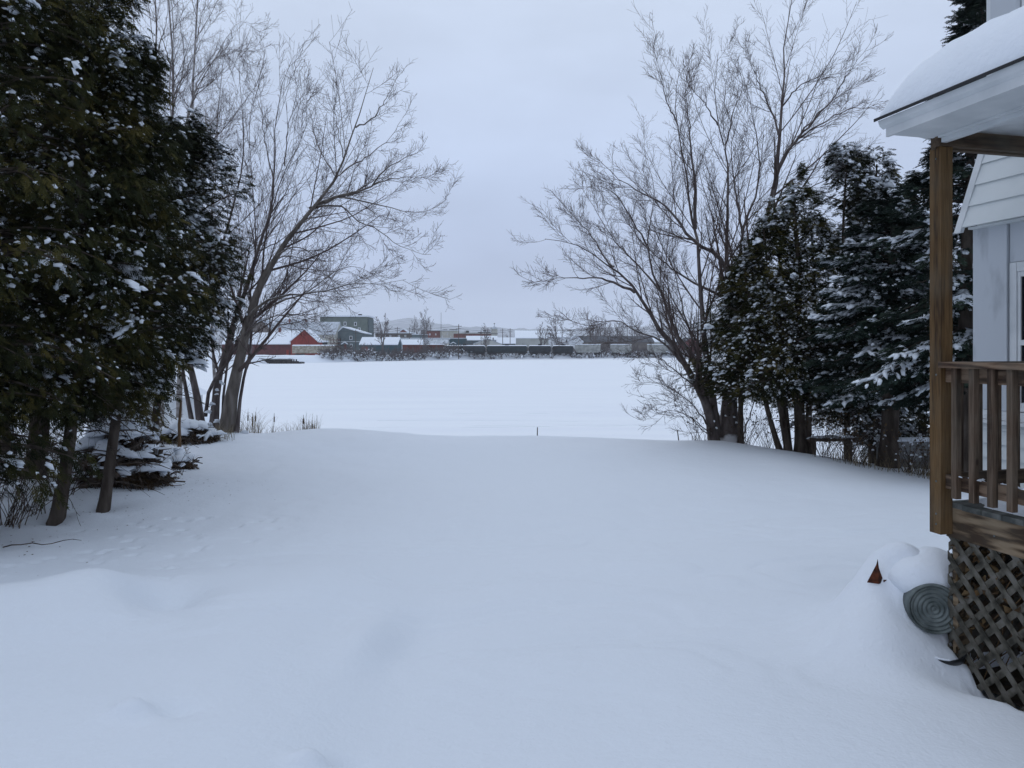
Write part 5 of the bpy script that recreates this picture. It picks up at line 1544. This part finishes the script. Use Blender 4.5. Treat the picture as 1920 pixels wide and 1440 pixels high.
def tankcar(px0, px1, ytop, ybot, Y, body, label):
    f = Far('tank_car', (px0 + px1) / 2, ybot, Y, label, 'tank car', 'railway wagons on the siding')
    L_ = f.X(px1) - f.X(px0); R_ = (f.Z(ytop) - .95) / 2; zc = .95 + R_
    prof = [(0.001, -L_ / 2)] + [(R_ * sin(a), -L_ / 2 + .55 * (1 - cos(a))) for a in np.linspace(.2, pi / 2, 6)] + [(R_ * sin(a), L_ / 2 - .55 * (1 - cos(a))) for a in np.linspace(pi / 2, .2, 6)] + [(.001, L_ / 2)]
    def barrel(name, mat_, prof, a0, a1, seg, dr):
        a = np.linspace(a0, a1, seg)
        V = np.concatenate([np.stack([np.full(seg, zz), 1.5 - (rr + dr) * np.cos(a), zc + (rr + dr) * np.sin(a)], 1) for rr, zz in prof])
        i = np.arange(len(prof) - 1)[:, None] * seg; j = np.arange(seg - 1)[None]
        MB().add(V, np.stack([i + j, i + j + 1, i + seg + j + 1, i + seg + j], -1).reshape(-1, 4)).build(name, mat_, f.root, smooth=True)
    barrel('tank', M[body], prof, 0, 2 * pi, 28, 0)
    barrel('snow_cap', M['farsnow'], prof[1:-1], radians(52), radians(128), 14, .10)
    MB().box(-.6, .6, 1.0, 2.0, zc + R_ - .1, zc + R_ + .5).build('dome', M['dark'], f.root)
    mb = MB(); mb.box(-L_ / 2, L_ / 2, 1.2, 1.8, .7, .95)
    for x in (-1.1, 1.1): mb.box(x - .03, x + .03, 1.5 - R_ - .08, 1.5 - R_ - .02, .8, zc + R_ * .6)
    mb.build('frame', M['dark'], f.root)
    for s in (-1, 1):
        mb = MB()
        for a in (-.9, .9):
            for yy in (.35, 2.5):
                mb.prism([(s * (L_ / 2 - 2.0) + a + .45 * cos(t_), .47 + .45 * sin(t_)) for t_ in np.arange(14) * 2 * pi / 14], 'y', yy, yy + .14)
        mb.box(s * (L_ / 2 - 2.0) - .98, s * (L_ / 2 - 2.0) + .98, .14, 2.66, .40, .55)
        mb.box(s * (L_ / 2 - 2.0) - 1.4, s * (L_ / 2 - 2.0) + 1.4, .15, .33, .35, .7)
        mb.build('bogie', M['dark'], f.root)
for a_, c_, bd, Yt, lab in ((832, 910, 'tank', 268, 'black tank car next to the red boxcar'), (912, 989, 'tankg', 270, 'dark green tank car second from the red boxcar'), (991, 1034, 'tank', 273, 'black tank car with its right half behind bare shrubs'), (1036, 1076, 'tank', 276, 'last black tank car before the grey hopper wagons')):
    tankcar(a_, c_, 647.5, 666, Yt, bd, lab)
for a_, c_, lab in ((1079, 1126, 'grey hopper wagon next to the last tank car'), (1146, 1184, 'grey hopper wagon half hidden behind the bank trees'), (1216, 1252, 'pale hopper wagon left of the big bare tree\'s trunk')):
    Yt = 285
    f = Far('hopper_wagon', (a_ + c_) / 2, 666, Yt, lab, 'hopper wagon', 'railway wagons on the siding')
    L_ = f.X(c_) - f.X(a_)
    mb = MB(); mb.prism([(-L_ / 2 + .8, 1.0), (L_ / 2 - .8, 1.0), (L_ / 2, 2.2), (L_ / 2, 4.0), (-L_ / 2, 4.0), (-L_ / 2, 2.2)], 'y', 0, 3)
    n = 9
    for j in range(n + 1):
        x = -L_ / 2 + .1 + (L_ - .2) * j / n
        mb.box(x - .07, x + .07, -.12, -.003, 1.6, 3.95)
    mb.build('body', M['hopper'], f.root)
    MB().box(-L_ / 2 - .05, L_ / 2 + .05, -.05, 3.05, 4.003, 4.25).build('snow_cap', M['farsnow'], f.root)
    for s in (-1, 1):
        mb = MB()
        for a in (-.8, .8): mb.prism([(s * (L_ / 2 - 1.3) + a + .45 * cos(t_), .47 + .45 * sin(t_)) for t_ in np.arange(12) * 2 * pi / 12], 'y', .2, .4)
        mb.box(s * (L_ / 2 - 1.3) - .9, s * (L_ / 2 - 1.3) + .9, .18, .58, .40, .55)
        mb.box(s * (L_ / 2 - 1.3) - 1.1, s * (L_ / 2 - 1.3) + 1.1, .42, .6, .35, 1.1)
        mb.build('bogie', M['dark'], f.root)

# houses and blocks, left to right
b = Far('snowy_roof_house', 536, 655, 330, 'house with a long snowy roof and chimneys behind the red building\'s wing', 'house')
b.gable_side(508, 566, 625, 600, 16, 'fwhite', 'metalroof'); b.box('chimney', 533.5, 536.5, 597, 606, 6, 7.5, 'brick')
b.box('chimney', 565, 568, 599, 607, 6, 7.5, 'brick')
b = Far('gable_house', 490, 655, 345, 'grey gabled house half hidden behind the leaning maple\'s trunk', 'house'); b.gable_front(468, 512, 622, 600, 0, 12, 'brown', 'metalroof')
b = Far('low_snowy_building', 540, 652, 300, 'low building with a snowy roof and a chimney stub above the maroon wing', 'building'); b.gable_side(500, 575, 640, 621, 20, 'fwhite', 'farsnow'); b.box('chimney', 510.5, 514, 613, 624, 8, 9.3, 'brick')
b = Far('cream_house', 603, 657, 295, 'cream house with a grey metal roof between the red gable and the green building', 'house')
b.gable_side(562, 628, 626.5, 605, 15, 'cream', 'metalroof')
b.window(594, 632, 4, 4); b.window(598, 632, 4, 4); b.window(607, 632, 3.6, 5)
MB().prism([(b.X(594), b.Z(641.5)), (b.X(616), b.Z(641.5)), (b.X(616), b.Z(638.5)), (b.X(595), b.Z(638.5))], 'y', -2.5, -.02).build('porch_roof', M['farsnow'], b.root)
b.box('porch', 596, 614, 642, 650, -.25, -.02, 'dark')
b = Far('scaffold', 628, 657, 285, 'bare timber frame with red-brown boards beside the cream house', 'frame'); 
for x in (619, 625, 631, 637): b.box('leg', x, x + .8, 634, 657, 0, .3, 'brown')
for y_ in (637, 643, 649): b.box('crossbar', 618, 638, y_, y_ + .9, -.15, -.01, 'brick')
b = Far('green_apartment_building', 645, 659, 345, 'tall grey-green flat-roofed building above the other roofs', 'building')
b.box('wall', 600, 688, 594, 672, 0, 16, 'green'); b.box('roof', 598.5, 690.5, 591.2, 593.9, -.6, 16.5, 'farsnow'); b.box('stair_wing', 688.1, 690.4, 597, 672, 2, 14, 'bgreen')
for x, y_ in ((626.5, 608), (647, 607), (666.5, 607.5), (612, 607), (673.5, 618), (612, 622)): b.window(x, y_, 5, 7.5)
b.box('roof_vent', 669, 675, 588.3, 591, 3, 5, 'dark'); b.box('roof_vent', 671, 673, 589.5, 591, 1, 2, 'dark')
b = Far('green_gable_house', 657, 658, 300, 'blue-green house with a snowy gable in front of the tall green building', 'house')
b.gable_front(631, 683, 625.5, 614, 0, 14, 'bgreen', 'farsnow', xp=643, t=.45)
b.window(658, 633.5, 5.6, 7.5); b.window(658.5, 648.5, 5, 7.5)
b.box('belt_board', 631, 683, 640, 641, -.08, -.003, 'fwhite'); b.box('door', 645, 649.5, 646, 657, -.12, -.003, 'red')
MB().chevron([(b.X(641), b.Z(646)), (b.X(647), b.Z(642)), (b.X(653), b.Z(646)), (b.X(653), b.Z(644.6)), (b.X(647), b.Z(640.4)), (b.X(641), b.Z(644.6))], 'y', -1.6, -.1).build('porch_roof', M['farsnow'], b.root)
b = Far('teal_garage', 710, 660, 285, 'low teal building with a red door and a broad snowy roof', 'garage')
b.gable_side(675, 745, 646, 634, 11, 'teal', 'farsnow', t=.4); b.box('door', 678, 689, 650, 658, -.1, -.003, 'red'); b.box('side_door', 696, 700, 652, 658, -.1, -.003, 'fwhite')
b = Far('brown_shop', 738, 655, 360, 'long flat brown building right of the teal garage\'s roof', 'building'); b.box('wall', 704, 772, 625, 660, 0, 14, 'brown'); b.box('roof', 703, 773, 623.2, 624.9, -.4, 14.5, 'farsnow')
for x in (712, 722, 732, 748, 760): b.window(x, 630, 3.4, 3.8)
b = Far('small_gable_house', 755, 655, 400, 'small red-brown gable peeping over the brown building', 'house'); b.gable_front(747, 765, 624, 617.5, 0, 10, 'brick', 'farsnow')
b = Far('white_low_shed', 800, 655, 300, 'long white shed roof behind the rusty red boxcar', 'shed'); b.gable_side(744, 792, 646, 637.5, 10, 'fwhite', 'farsnow')
b = Far('grey_roof_shed', 815, 655, 296, 'shed with a pale green roof right behind the rusty red boxcar', 'shed'); b.gable_side(792.6, 838, 644, 637.5, 9, 'cream', 'metalroof')
b = Far('dark_flat_building', 790, 655, 345, 'dark flat building behind the white shed roofs', 'building'); b.box('wall', 745, 872, 635, 652, 0, 9, 'bgreen'); b.box('roof', 744, 873, 633.6, 634.9, -.4, 9.4, 'farsnow')
b = Far('grey_garage', 786, 655, 350, 'small grey garage under the two far bare trees', 'garage'); b.box('wall', 772.5, 798, 627.5, 652, 0, 9, 'bgreen'); b.box('roof', 772, 798.6, 626.3, 627.4, -.3, 9.4, 'farsnow')
b = Far('brick_shop', 812, 655, 400, 'brick building with a flat roof left of the cream one', 'building'); b.box('wall', 800, 825, 621, 660, 0, 14, 'brick'); b.box('roof', 799.6, 825.3, 619.8, 620.9, -.3, 14.4, 'roofd'); b.window(806, 627, 2.4, 3.4); b.window(817, 627, 2.4, 3.4)
b = Far('cream_shop', 841, 655, 395, 'cream flat-roofed building with dark units on its roof', 'building'); b.box('wall', 825.6, 857, 620, 660, 0, 14, 'cream'); b.box('roof', 825, 857.5, 618.8, 619.9, -.3, 14.4, 'farsnow')
b.box('roof_unit', 829, 837.5, 617.6, 618.7, 2, 5, 'dark'); b.box('roof_unit', 842, 857, 617.2, 618.7, 2, 5, 'dark'); b.window(829, 631, 2.2, 4); b.window(839, 626, 1.8, 4); b.window(845, 631, 2, 2.6)
b = Far('long_brick_building', 885, 655, 380, 'long low brick building with a small dark unit on top', 'building'); b.box('wall', 850.5, 920, 625.5, 660, 0, 16, 'brick'); b.box('roof', 849.5, 921, 624, 625.4, -.5, 16.4, 'beige'); b.box('roof_unit', 872.5, 878, 619.5, 623.9, 4, 7, 'dark')
b = Far('dark_roof_unit_building', 907, 650, 420, 'dark flat-roofed building left of the cupola', 'building'); b.box('wall', 896, 919.5, 622.5, 655, 0, 10, 'dark'); b.box('roof', 895.5, 920, 621.6, 622.4, -.2, 10.3, 'farsnow'); b.box('roof_unit', 906, 911, 618.8, 621.5, 3, 5, 'dark')
b = Far('cupola_tower', 926.5, 650, 372, 'cream cupola with a pointed roof and finial', 'tower')
b.box('shaft', 921.5, 932.5, 616.5, 650, 0, 3.2, 'cream'); b.box('cornice', 920.6, 933.4, 625.2, 626.2, -.25, 3.4, 'roofd')
x0, x1, xm, zc0, zc1 = b.X(919.6), b.X(934), b.X(926.8), b.Z(616.3), b.Z(611)
MB().add([(x0, -.4, zc0), (x1, -.4, zc0), (x1, 3.6, zc0), (x0, 3.6, zc0), (xm, 1.6, zc1)], [(0, 3, 2, 1)], [(0, 1, 4), (1, 2, 4), (2, 3, 4), (3, 0, 4)]).build('roof', M['metalroof'], b.root)
mb = MB(); mb.tube([(xm, 1.6, zc1 - .1), (xm, 1.6, b.Z(605))], .08, 6); lumps(mb, np.array([[xm, 1.6, b.Z(607)]]), np.array([[1, 0, 0.]]), np.array([[.35, .3, .5]]), 1, 1); mb.build('finial', M['roofd'], b.root)
b = Far('teal_gable_building', 853, 655, 318, 'dark teal building with a sloping end, behind the first tank car', 'building')
MB().prism([(b.X(834), -1), (b.X(873), -1), (b.X(873), b.Z(635.2)), (b.X(845), b.Z(635.2)), (b.X(834), b.Z(645))], 'y', 0, 9).build('wall', M['teal'], b.root)
MB().chevron([(b.X(833), b.Z(645.6)), (b.X(844.6), b.Z(635)), (b.X(873.5), b.Z(635)), (b.X(873.5), b.Z(634)), (b.X(844.3), b.Z(634)), (b.X(832.6), b.Z(644.7))], 'y', -.4, 9.3).build('roof', M['metalroof'], b.root)
MB().chevron([(b.X(845), b.Z(645)), (b.X(850), b.Z(642.2)), (b.X(855.5), b.Z(645)), (b.X(855.5), b.Z(644)), (b.X(850), b.Z(641)), (b.X(845), b.Z(644))], 'y', -1.4, -.02).build('porch_roof', M['farsnow'], b.root)
b = Far('white_roof_store', 904, 655, 335, 'store with a broad white roof and grey-blue wall below the cupola', 'building'); b.gable_side(874, 931, 638, 631, 12, 'bgreen', 'farsnow'); b.box('chimney', 924, 925.6, 633, 639, -.6, .2, 'dark')
b = Far('pale_gable_store', 909, 658, 312, 'wide pale gable front right above the tank cars', 'building'); b.gable_front(888, 940, 645.2, 635.5, 0, 12, 'beige', 'metalroof', t=.25)
b = Far('snow_roof_annex', 950, 655, 330, 'low annex with a snowy roof between the pale gable and the warehouse', 'building'); b.gable_side(931.6, 966, 644, 634, 10, 'teal', 'farsnow')
b = Far('white_warehouse', 1000, 657, 340, 'very long warehouse with a broad white roof and beige wall', 'warehouse'); b.gable_side(966.5, 1046, 634.5, 620.5, 42, 'beige', 'farsnow', t=.35); b.box('side_wing', 937, 966, 633, 650, 2, 28, 'farsnow')
b = Far('white_house', 1065, 660, 330, 'white house with a gable and dark windows right of the warehouse', 'house'); b.gable_side(1030, 1068, 632, 622, 12, 'fwhite', 'farsnow')
b.gable_front(1066, 1092, 641, 628.5, -.8, 9, 'fwhite', 'farsnow', part='gable_wing'); b.window(1041, 638, 3, 6); b.window(1062, 639, 4, 8); b.window(1073, 636, 3, 5, -.8)
b = Far('dark_roof_hall', 1150, 660, 345, 'long hall with a dark roof behind the bank trees right of the white house', 'building'); b.gable_side(1084, 1226, 641, 630.5, 18, 'brown', 'roofd', t=.12)
b = Far('maroon_barn', 1296, 662, 330, 'dark red barn with a low gable beside the narrow cedar', 'barn'); b.gable_front(1276, 1316, 646, 633.5, 0, 16, 'maroon', 'roofd', t=.15)
b = Far('long_white_shed', 1230, 655, 420, 'far white-roofed shed behind the dark roofs on the right', 'shed'); b.gable_side(1180, 1330, 641, 634, 20, 'beige', 'farsnow')
b = Far('timber_dock', 500, 684, 192, 'old timber dock with snow on its deck at the far left shore', 'dock')
mb = MB()
for j in range(34): mb.box(b.X(405) + j * .62, b.X(405) + j * .62 + .3, 0, .3, -.6, b.Z(673.5))
mb.box(b.X(404), b.X(560), .02, .28, b.Z(679.5), b.Z(677)); mb.box(b.X(404), b.X(538), .32, 5, -.6, b.Z(673.5)); mb.build('cribbing', M['dock'], b.root)
mb = MB(); X_ = np.linspace(b.X(402), b.X(541), 60); yy = np.linspace(-.3, 6, 8)
V, q = grid_mesh(X_, yy, lambda X, Y_: b.Z(672.8) + .18 * vnoise(X * .8, Y_, 2)); V2 = V.copy(); mb.add(V, q); mb.box(b.X(402), b.X(541), -.29, 6, b.Z(673.4), b.Z(672.9)); mb.build('deck_snow', M['farsnow'], b.root, smooth=False)
MB().box(b.X(541.5), b.X(563), .5, 4, -.3, b.Z(679)).build('ramp', M['dock'], b.root)
MB().box(b.X(541.5), b.X(560), .3, 4.1, b.Z(678.9), b.Z(677.6)).build('ramp_snow', M['farsnow'], b.root)
b = Far('rail_embankment', 500, 672, 205, 'dark rail fence line with snow above the dock', 'fence'); b.box('beam', 425, 545, 668.2, 669.2, 0, .3, 'dark'); b.box('lower_beam', 425, 545, 670.2, 671.2, 0, .3, 'dark')
for j in range(12): b.box('post', 427 + j * 10.5, 427.8 + j * 10.5, 668, 674, .31, .5, 'dark')

# poles and wires
gP = 'utility poles across the river'
poles = {}
for px, yt, yb, Yp, lab in ((745, 613, 662, 300, 'utility pole above the left end of the rusty red boxcar'), (767.5, 614, 652, 330, 'thin utility pole between the red boxcar and the small gable'), (860, 608, 668, 262, 'tallest utility pole, in front of the first tank car'), (942.5, 616, 650, 320, 'left one of the two poles by the warehouse'), (956.5, 615.5, 650, 320, 'right one of the two poles by the warehouse'), (667, 618, 660, 290, 'utility pole in front of the green gable house'), (794, 622, 652, 330, 'short pole behind the red boxcar roof'), (1176, 610, 650, 340, 'utility pole seen through the big bare tree\'s left branches'), (872, 620, 650, 330, 'short pale pole right of the tallest one')):
    k = Yp / F; b0 = at(px, yb, Yp); h = (yb - yt) * k
    root = empty('utility_pole', tuple(b0), 0, lab, 'utility pole', gP)
    mb = MB(); mb.tube([(0, 0, -1), (0, 0, h)], [.17, .12], 8); mb.build('pole', M['pole'], root, smooth=True)
    mb = MB(); mb.box(-1.1, 1.1, -.22, -.14, h - .75, h - .6); mb.box(-.9, .9, -.22, -.14, h - 1.6, h - 1.47); mb.build('crossarm', M['pole'], root)
    poles[px] = (b0.x, Yp, b0.z + h)
k = 345 / F; b0 = at(827, 650, 345)
root = empty('radio_mast', tuple(b0), 0, 'thin tall mast rising above the cream shop', 'mast')
mb = MB(); mb.tube([(0, 0, -1), (0, 0, 64 * k)], [.14, .07], 6); mb.build('mast', M['pole'], root)
def wire(a, b_, sag, lab, dz=(-.7, -.7)):
    P = [(a[0] + (b_[0] - a[0]) * t, a[1] + (b_[1] - a[1]) * t - .18, a[2] + dz[0] + (b_[2] + dz[1] - a[2] - dz[0]) * t - sag * 4 * t * (1 - t)) for t in np.linspace(0, 1, 12)]
    mb = MB(); mb.tube(P, .035, 4); o = mb.build('power_line', M['dark']); tag(o, lab, 'wire', 'power lines across the river')
far_l = at(540, 616, 300); far_r = at(1100, 617, 340)
wire(poles[667], poles[745], .3, 'wire from the pole by the green house to the pole over the red boxcar'); wire(poles[745], poles[860], .5, 'wire from the pole over the red boxcar to the tallest pole', (-.7, -.6)); wire(poles[860], poles[942.5], .6, 'wire from the tallest pole to the left pole by the warehouse', (-1.4, -.7))
wire(poles[942.5], poles[956.5], .05, 'short wire between the two poles by the warehouse'); wire(poles[956.5], poles[1176], .8, 'wire from the warehouse poles running right'); wire(tuple(far_l), poles[667], .5, 'wire from behind the leaning maple to the pole by the green house', (0, -.7)); wire(poles[667], poles[767.5], .4, 'lower wire above the brown building', (-1.5, -.7))
wire(poles[767.5], poles[942.5], .6, 'long wire behind the tallest pole', (-.7, -1.5))

# far trees and shrubs
def far_tree_mesh(seed, h, spread, n0, lv, rad):
    r = np.random.RandomState(seed)
    tb = MB(); k = 7; u = np.linspace(0, 1, k)
    a = r.uniform(0, 6.28, n0)
    P = np.stack([np.cos(a)[:, None] * spread * u * r.uniform(.4, 1, (n0, 1)), np.sin(a)[:, None] * spread * u * r.uniform(.4, 1, (n0, 1)), h * (u[None] ** .9) * r.uniform(.75, 1, (n0, 1)) - .3 * (1 - u)], -1)
    P[0, :, :2] *= .2
    P[:, :, :2] += np.cumsum(r.normal(0, .02 * h, (n0, k, 2)), 1) * .5
    R_ = rad * (1 - .8 * u)[None] * np.ones((n0, 1)) * (1 if n0 < 5 else .7)
    tb.tubes(P, R_, 5)
    cb = MB()
    for (n_, ra, an, cu) in lv:
        P, R_ = grow(P, R_, n_, ra, an, cu, r, k=4, u0=.25, rr=.5, wob=.08)
        R_ = np.maximum(R_, .020 if h > 3 else .016)
        cb.tubes(P, R_, 3, cap=False)
    return tb, cb
protos = []
for s, (h, sp, n0, lv, rad) in enumerate([(6.0, 1.8, 3, ((9, .42, 38, .6), (7, .45, 38, .5), (4, .5, 40, .4)), .14), (5.0, 2.2, 5, ((7, .45, 35, .5), (6, .45, 40, .4), (3, .5, 40, .3)), .10), (1.9, 1.1, 12, ((5, .5, 35, .3), (5, .55, 40, .2)), .035), (1.5, 1.4, 12, ((5, .5, 35, .2), (5, .6, 40, .1)), .03), (12.0, 3.4, 4, ((12, .38, 32, .9), (8, .42, 34, .8), (5, .5, 38, .7)), .28)]):
    tb, cb = far_tree_mesh(200 + s, h, sp, n0, lv, rad)
    root = empty('bare_tree' if s in (0, 1, 4) else 'bank_shrub')
    tb.build('trunk' if s in (0, 1, 4) else 'stems', M['farbush'], root); cb.build('branches', M['farbush'], root)
    if s in (2, 3):
        r = np.random.RandomState(s); mb = MB(); n = 22
        p = np.stack([r.normal(0, .7, n), r.normal(0, .6, n), r.uniform(.2, 1.3 if s == 2 else 1.0, n)], 1)
        lumps(mb, p, r.normal(0, 1, (n, 3)), np.stack([r.uniform(.10, .28, n), r.uniform(.1, .2, n), r.uniform(.04, .09, n)], 1), s, 1); mb.build('snow_clumps', M['farsnow'], root, smooth=True)
    protos.append(root)
used = set()
def place(i, px, Yp, s, lab, grp, rz, py=None):
    o = protos[i] if i not in used else copy_tree(protos[i])
    used.add(i)
    x = (px - HX) / F * Yp
    z = float(far_ground(np.array([x]), np.array([float(Yp)]))[0])
    o.location = (x, Yp, z - .1); o.scale = (s, s, s); o.rotation_euler = (0, 0, rz)
    tag(o, lab, 'tree' if i in (0, 1, 4) else 'shrub', grp)
def shoreY(px):          # depth where the far shoreline stands in direction px
    Yv = np.linspace(150, 600, 451)
    X = (px - HX) / F * Yv
    return float(Yv[np.argmax(Yv > np.interp(X, SHX, SHY))])
gF = 'bare trees on the far bank'
for j, (i, px, s, lab) in enumerate([(0, 718, 1.9, 'bare bank tree in front of the teal garage\'s right end'), (1, 790, 1.35, 'bare bank tree in front of the rusty red boxcar'), (1, 905, 1.5, 'round bare bank tree in front of the tank cars under the pale gable'), (0, 1015, 1.4, 'bare bank tree in front of the warehouse\'s beige wall'), (1, 1050, 1.9, 'bare bank tree in front of the white house'), (0, 1117, 1.7, 'bare bank tree in front of the first grey hopper wagon'), (1, 1133, 1.4, 'low bare bank tree right of the first grey hopper wagon'), (1, 1162, 1.7, 'wide bare bank tree in front of the half hidden hopper wagon'), (0, 1190, 1.5, 'bare bank tree between the last two hopper wagons'), (1, 1262, 1.5, 'bare bank tree behind the leaning stems of the big bare tree'), (0, 470, .9, 'small bare tree on the dock end beside the leaning maple')]):
    place(i, px, shoreY(px) + 2.5, s * 1.3 * shoreY(px) / 285, lab, gF, j * 1.3)
gG = 'bare trees among the far roofs'
for j, (px, Yp, s, lab) in enumerate([(780, 420, 1.45, 'left one of the two round-topped trees behind the brick shop'), (800, 420, 1.75, 'taller right one of the two trees behind the brick shop'), (1112, 400, 1.2, 'far tree rising above the dark hall, left one'), (1134, 400, 1.5, 'tallest far tree above the dark hall'), (1158, 405, 1.25, 'far tree above the right half of the dark hall'), (478, 380, 1.5, 'far tree behind the grey gabled house'), (592, 380, 1.45, 'far tree showing left of the tall green building'), (1200, 420, 1.2, 'far tree right of the others above the dark hall'), (1060, 430, .7, 'far tree behind the white house')]):
    place(4, px, Yp, s, lab, gG, j * 2.1)
gS = 'snowy shrubs along the far bank'
r = np.random.RandomState(91)
for j in range(135):
    px = 606 + j * 5.2 + r.uniform(-3, 3)
    Ys = shoreY(px) + r.uniform(-.6, 4.2)
    place(2 + j % 2, px, Ys, r.uniform(1.3, 2.1) * Ys / 250, 'snowy leafless shrub on the far bank below the railway wagons', gS, r.uniform(0, 6))
for i_ in range(5):
    assert i_ in used
# distant treeline and scattered roofs as one far mass
mb = MB(); r = np.random.RandomState(97); n = 900
px = r.uniform(380, 1500, n); Yv = r.uniform(520, 1400, n)
x = (px - HX) / F * Yv
z = far_ground(x, Yv)
h = r.uniform(5, 11, n) * (1 + Yv / 2500)
k = 3
P = np.stack([np.repeat(x[:, None], k, 1) + r.normal(0, .6, (n, k)), np.repeat(Yv[:, None], k, 1), z[:, None] + h[:, None] * np.array([0, .5, 1.0])[None]], -1)
R_ = np.array([.25, .15, .05])[None] * np.ones((n, 1))
mb.tubes(P, R_, 3, cap=False)
C, CR = grow(P, R_, 9, .45, 35, .7, r, k=4, u0=.2)
mb.tubes(C, np.maximum(CR, .05), 3, cap=False)
C, CR = grow(C, CR, 4, .5, 38, .6, r, k=3, u0=.2)
mb.tubes(C, np.maximum(CR, .035), 3, cap=False)
tag(mb.build('distant_woods', M['farbush']), 'hazy leafless woods between the town and the hills', 'woods', kind='stuff')
# ---------------------------------------------------------------- winter air: pale haze that fades the hills
m = bpy.data.materials.new('haze')
m.use_nodes = True
N, L = m.node_tree.nodes, m.node_tree.links
N.clear()
o_ = N.new('ShaderNodeOutputMaterial')
v = N.new('ShaderNodeVolumePrincipled')
v.inputs['Color'].default_value = (0.965, 0.98, 1.0, 1)
v.inputs['Density'].default_value = 0.00020
v.inputs['Anisotropy'].default_value = 0.0
L.new(v.outputs[0], o_.inputs['Volume'])
o = MB().box(-5200, 5200, -260, 6700, -8.5, 400).build('haze', m)
tag(o, kind='stuff')
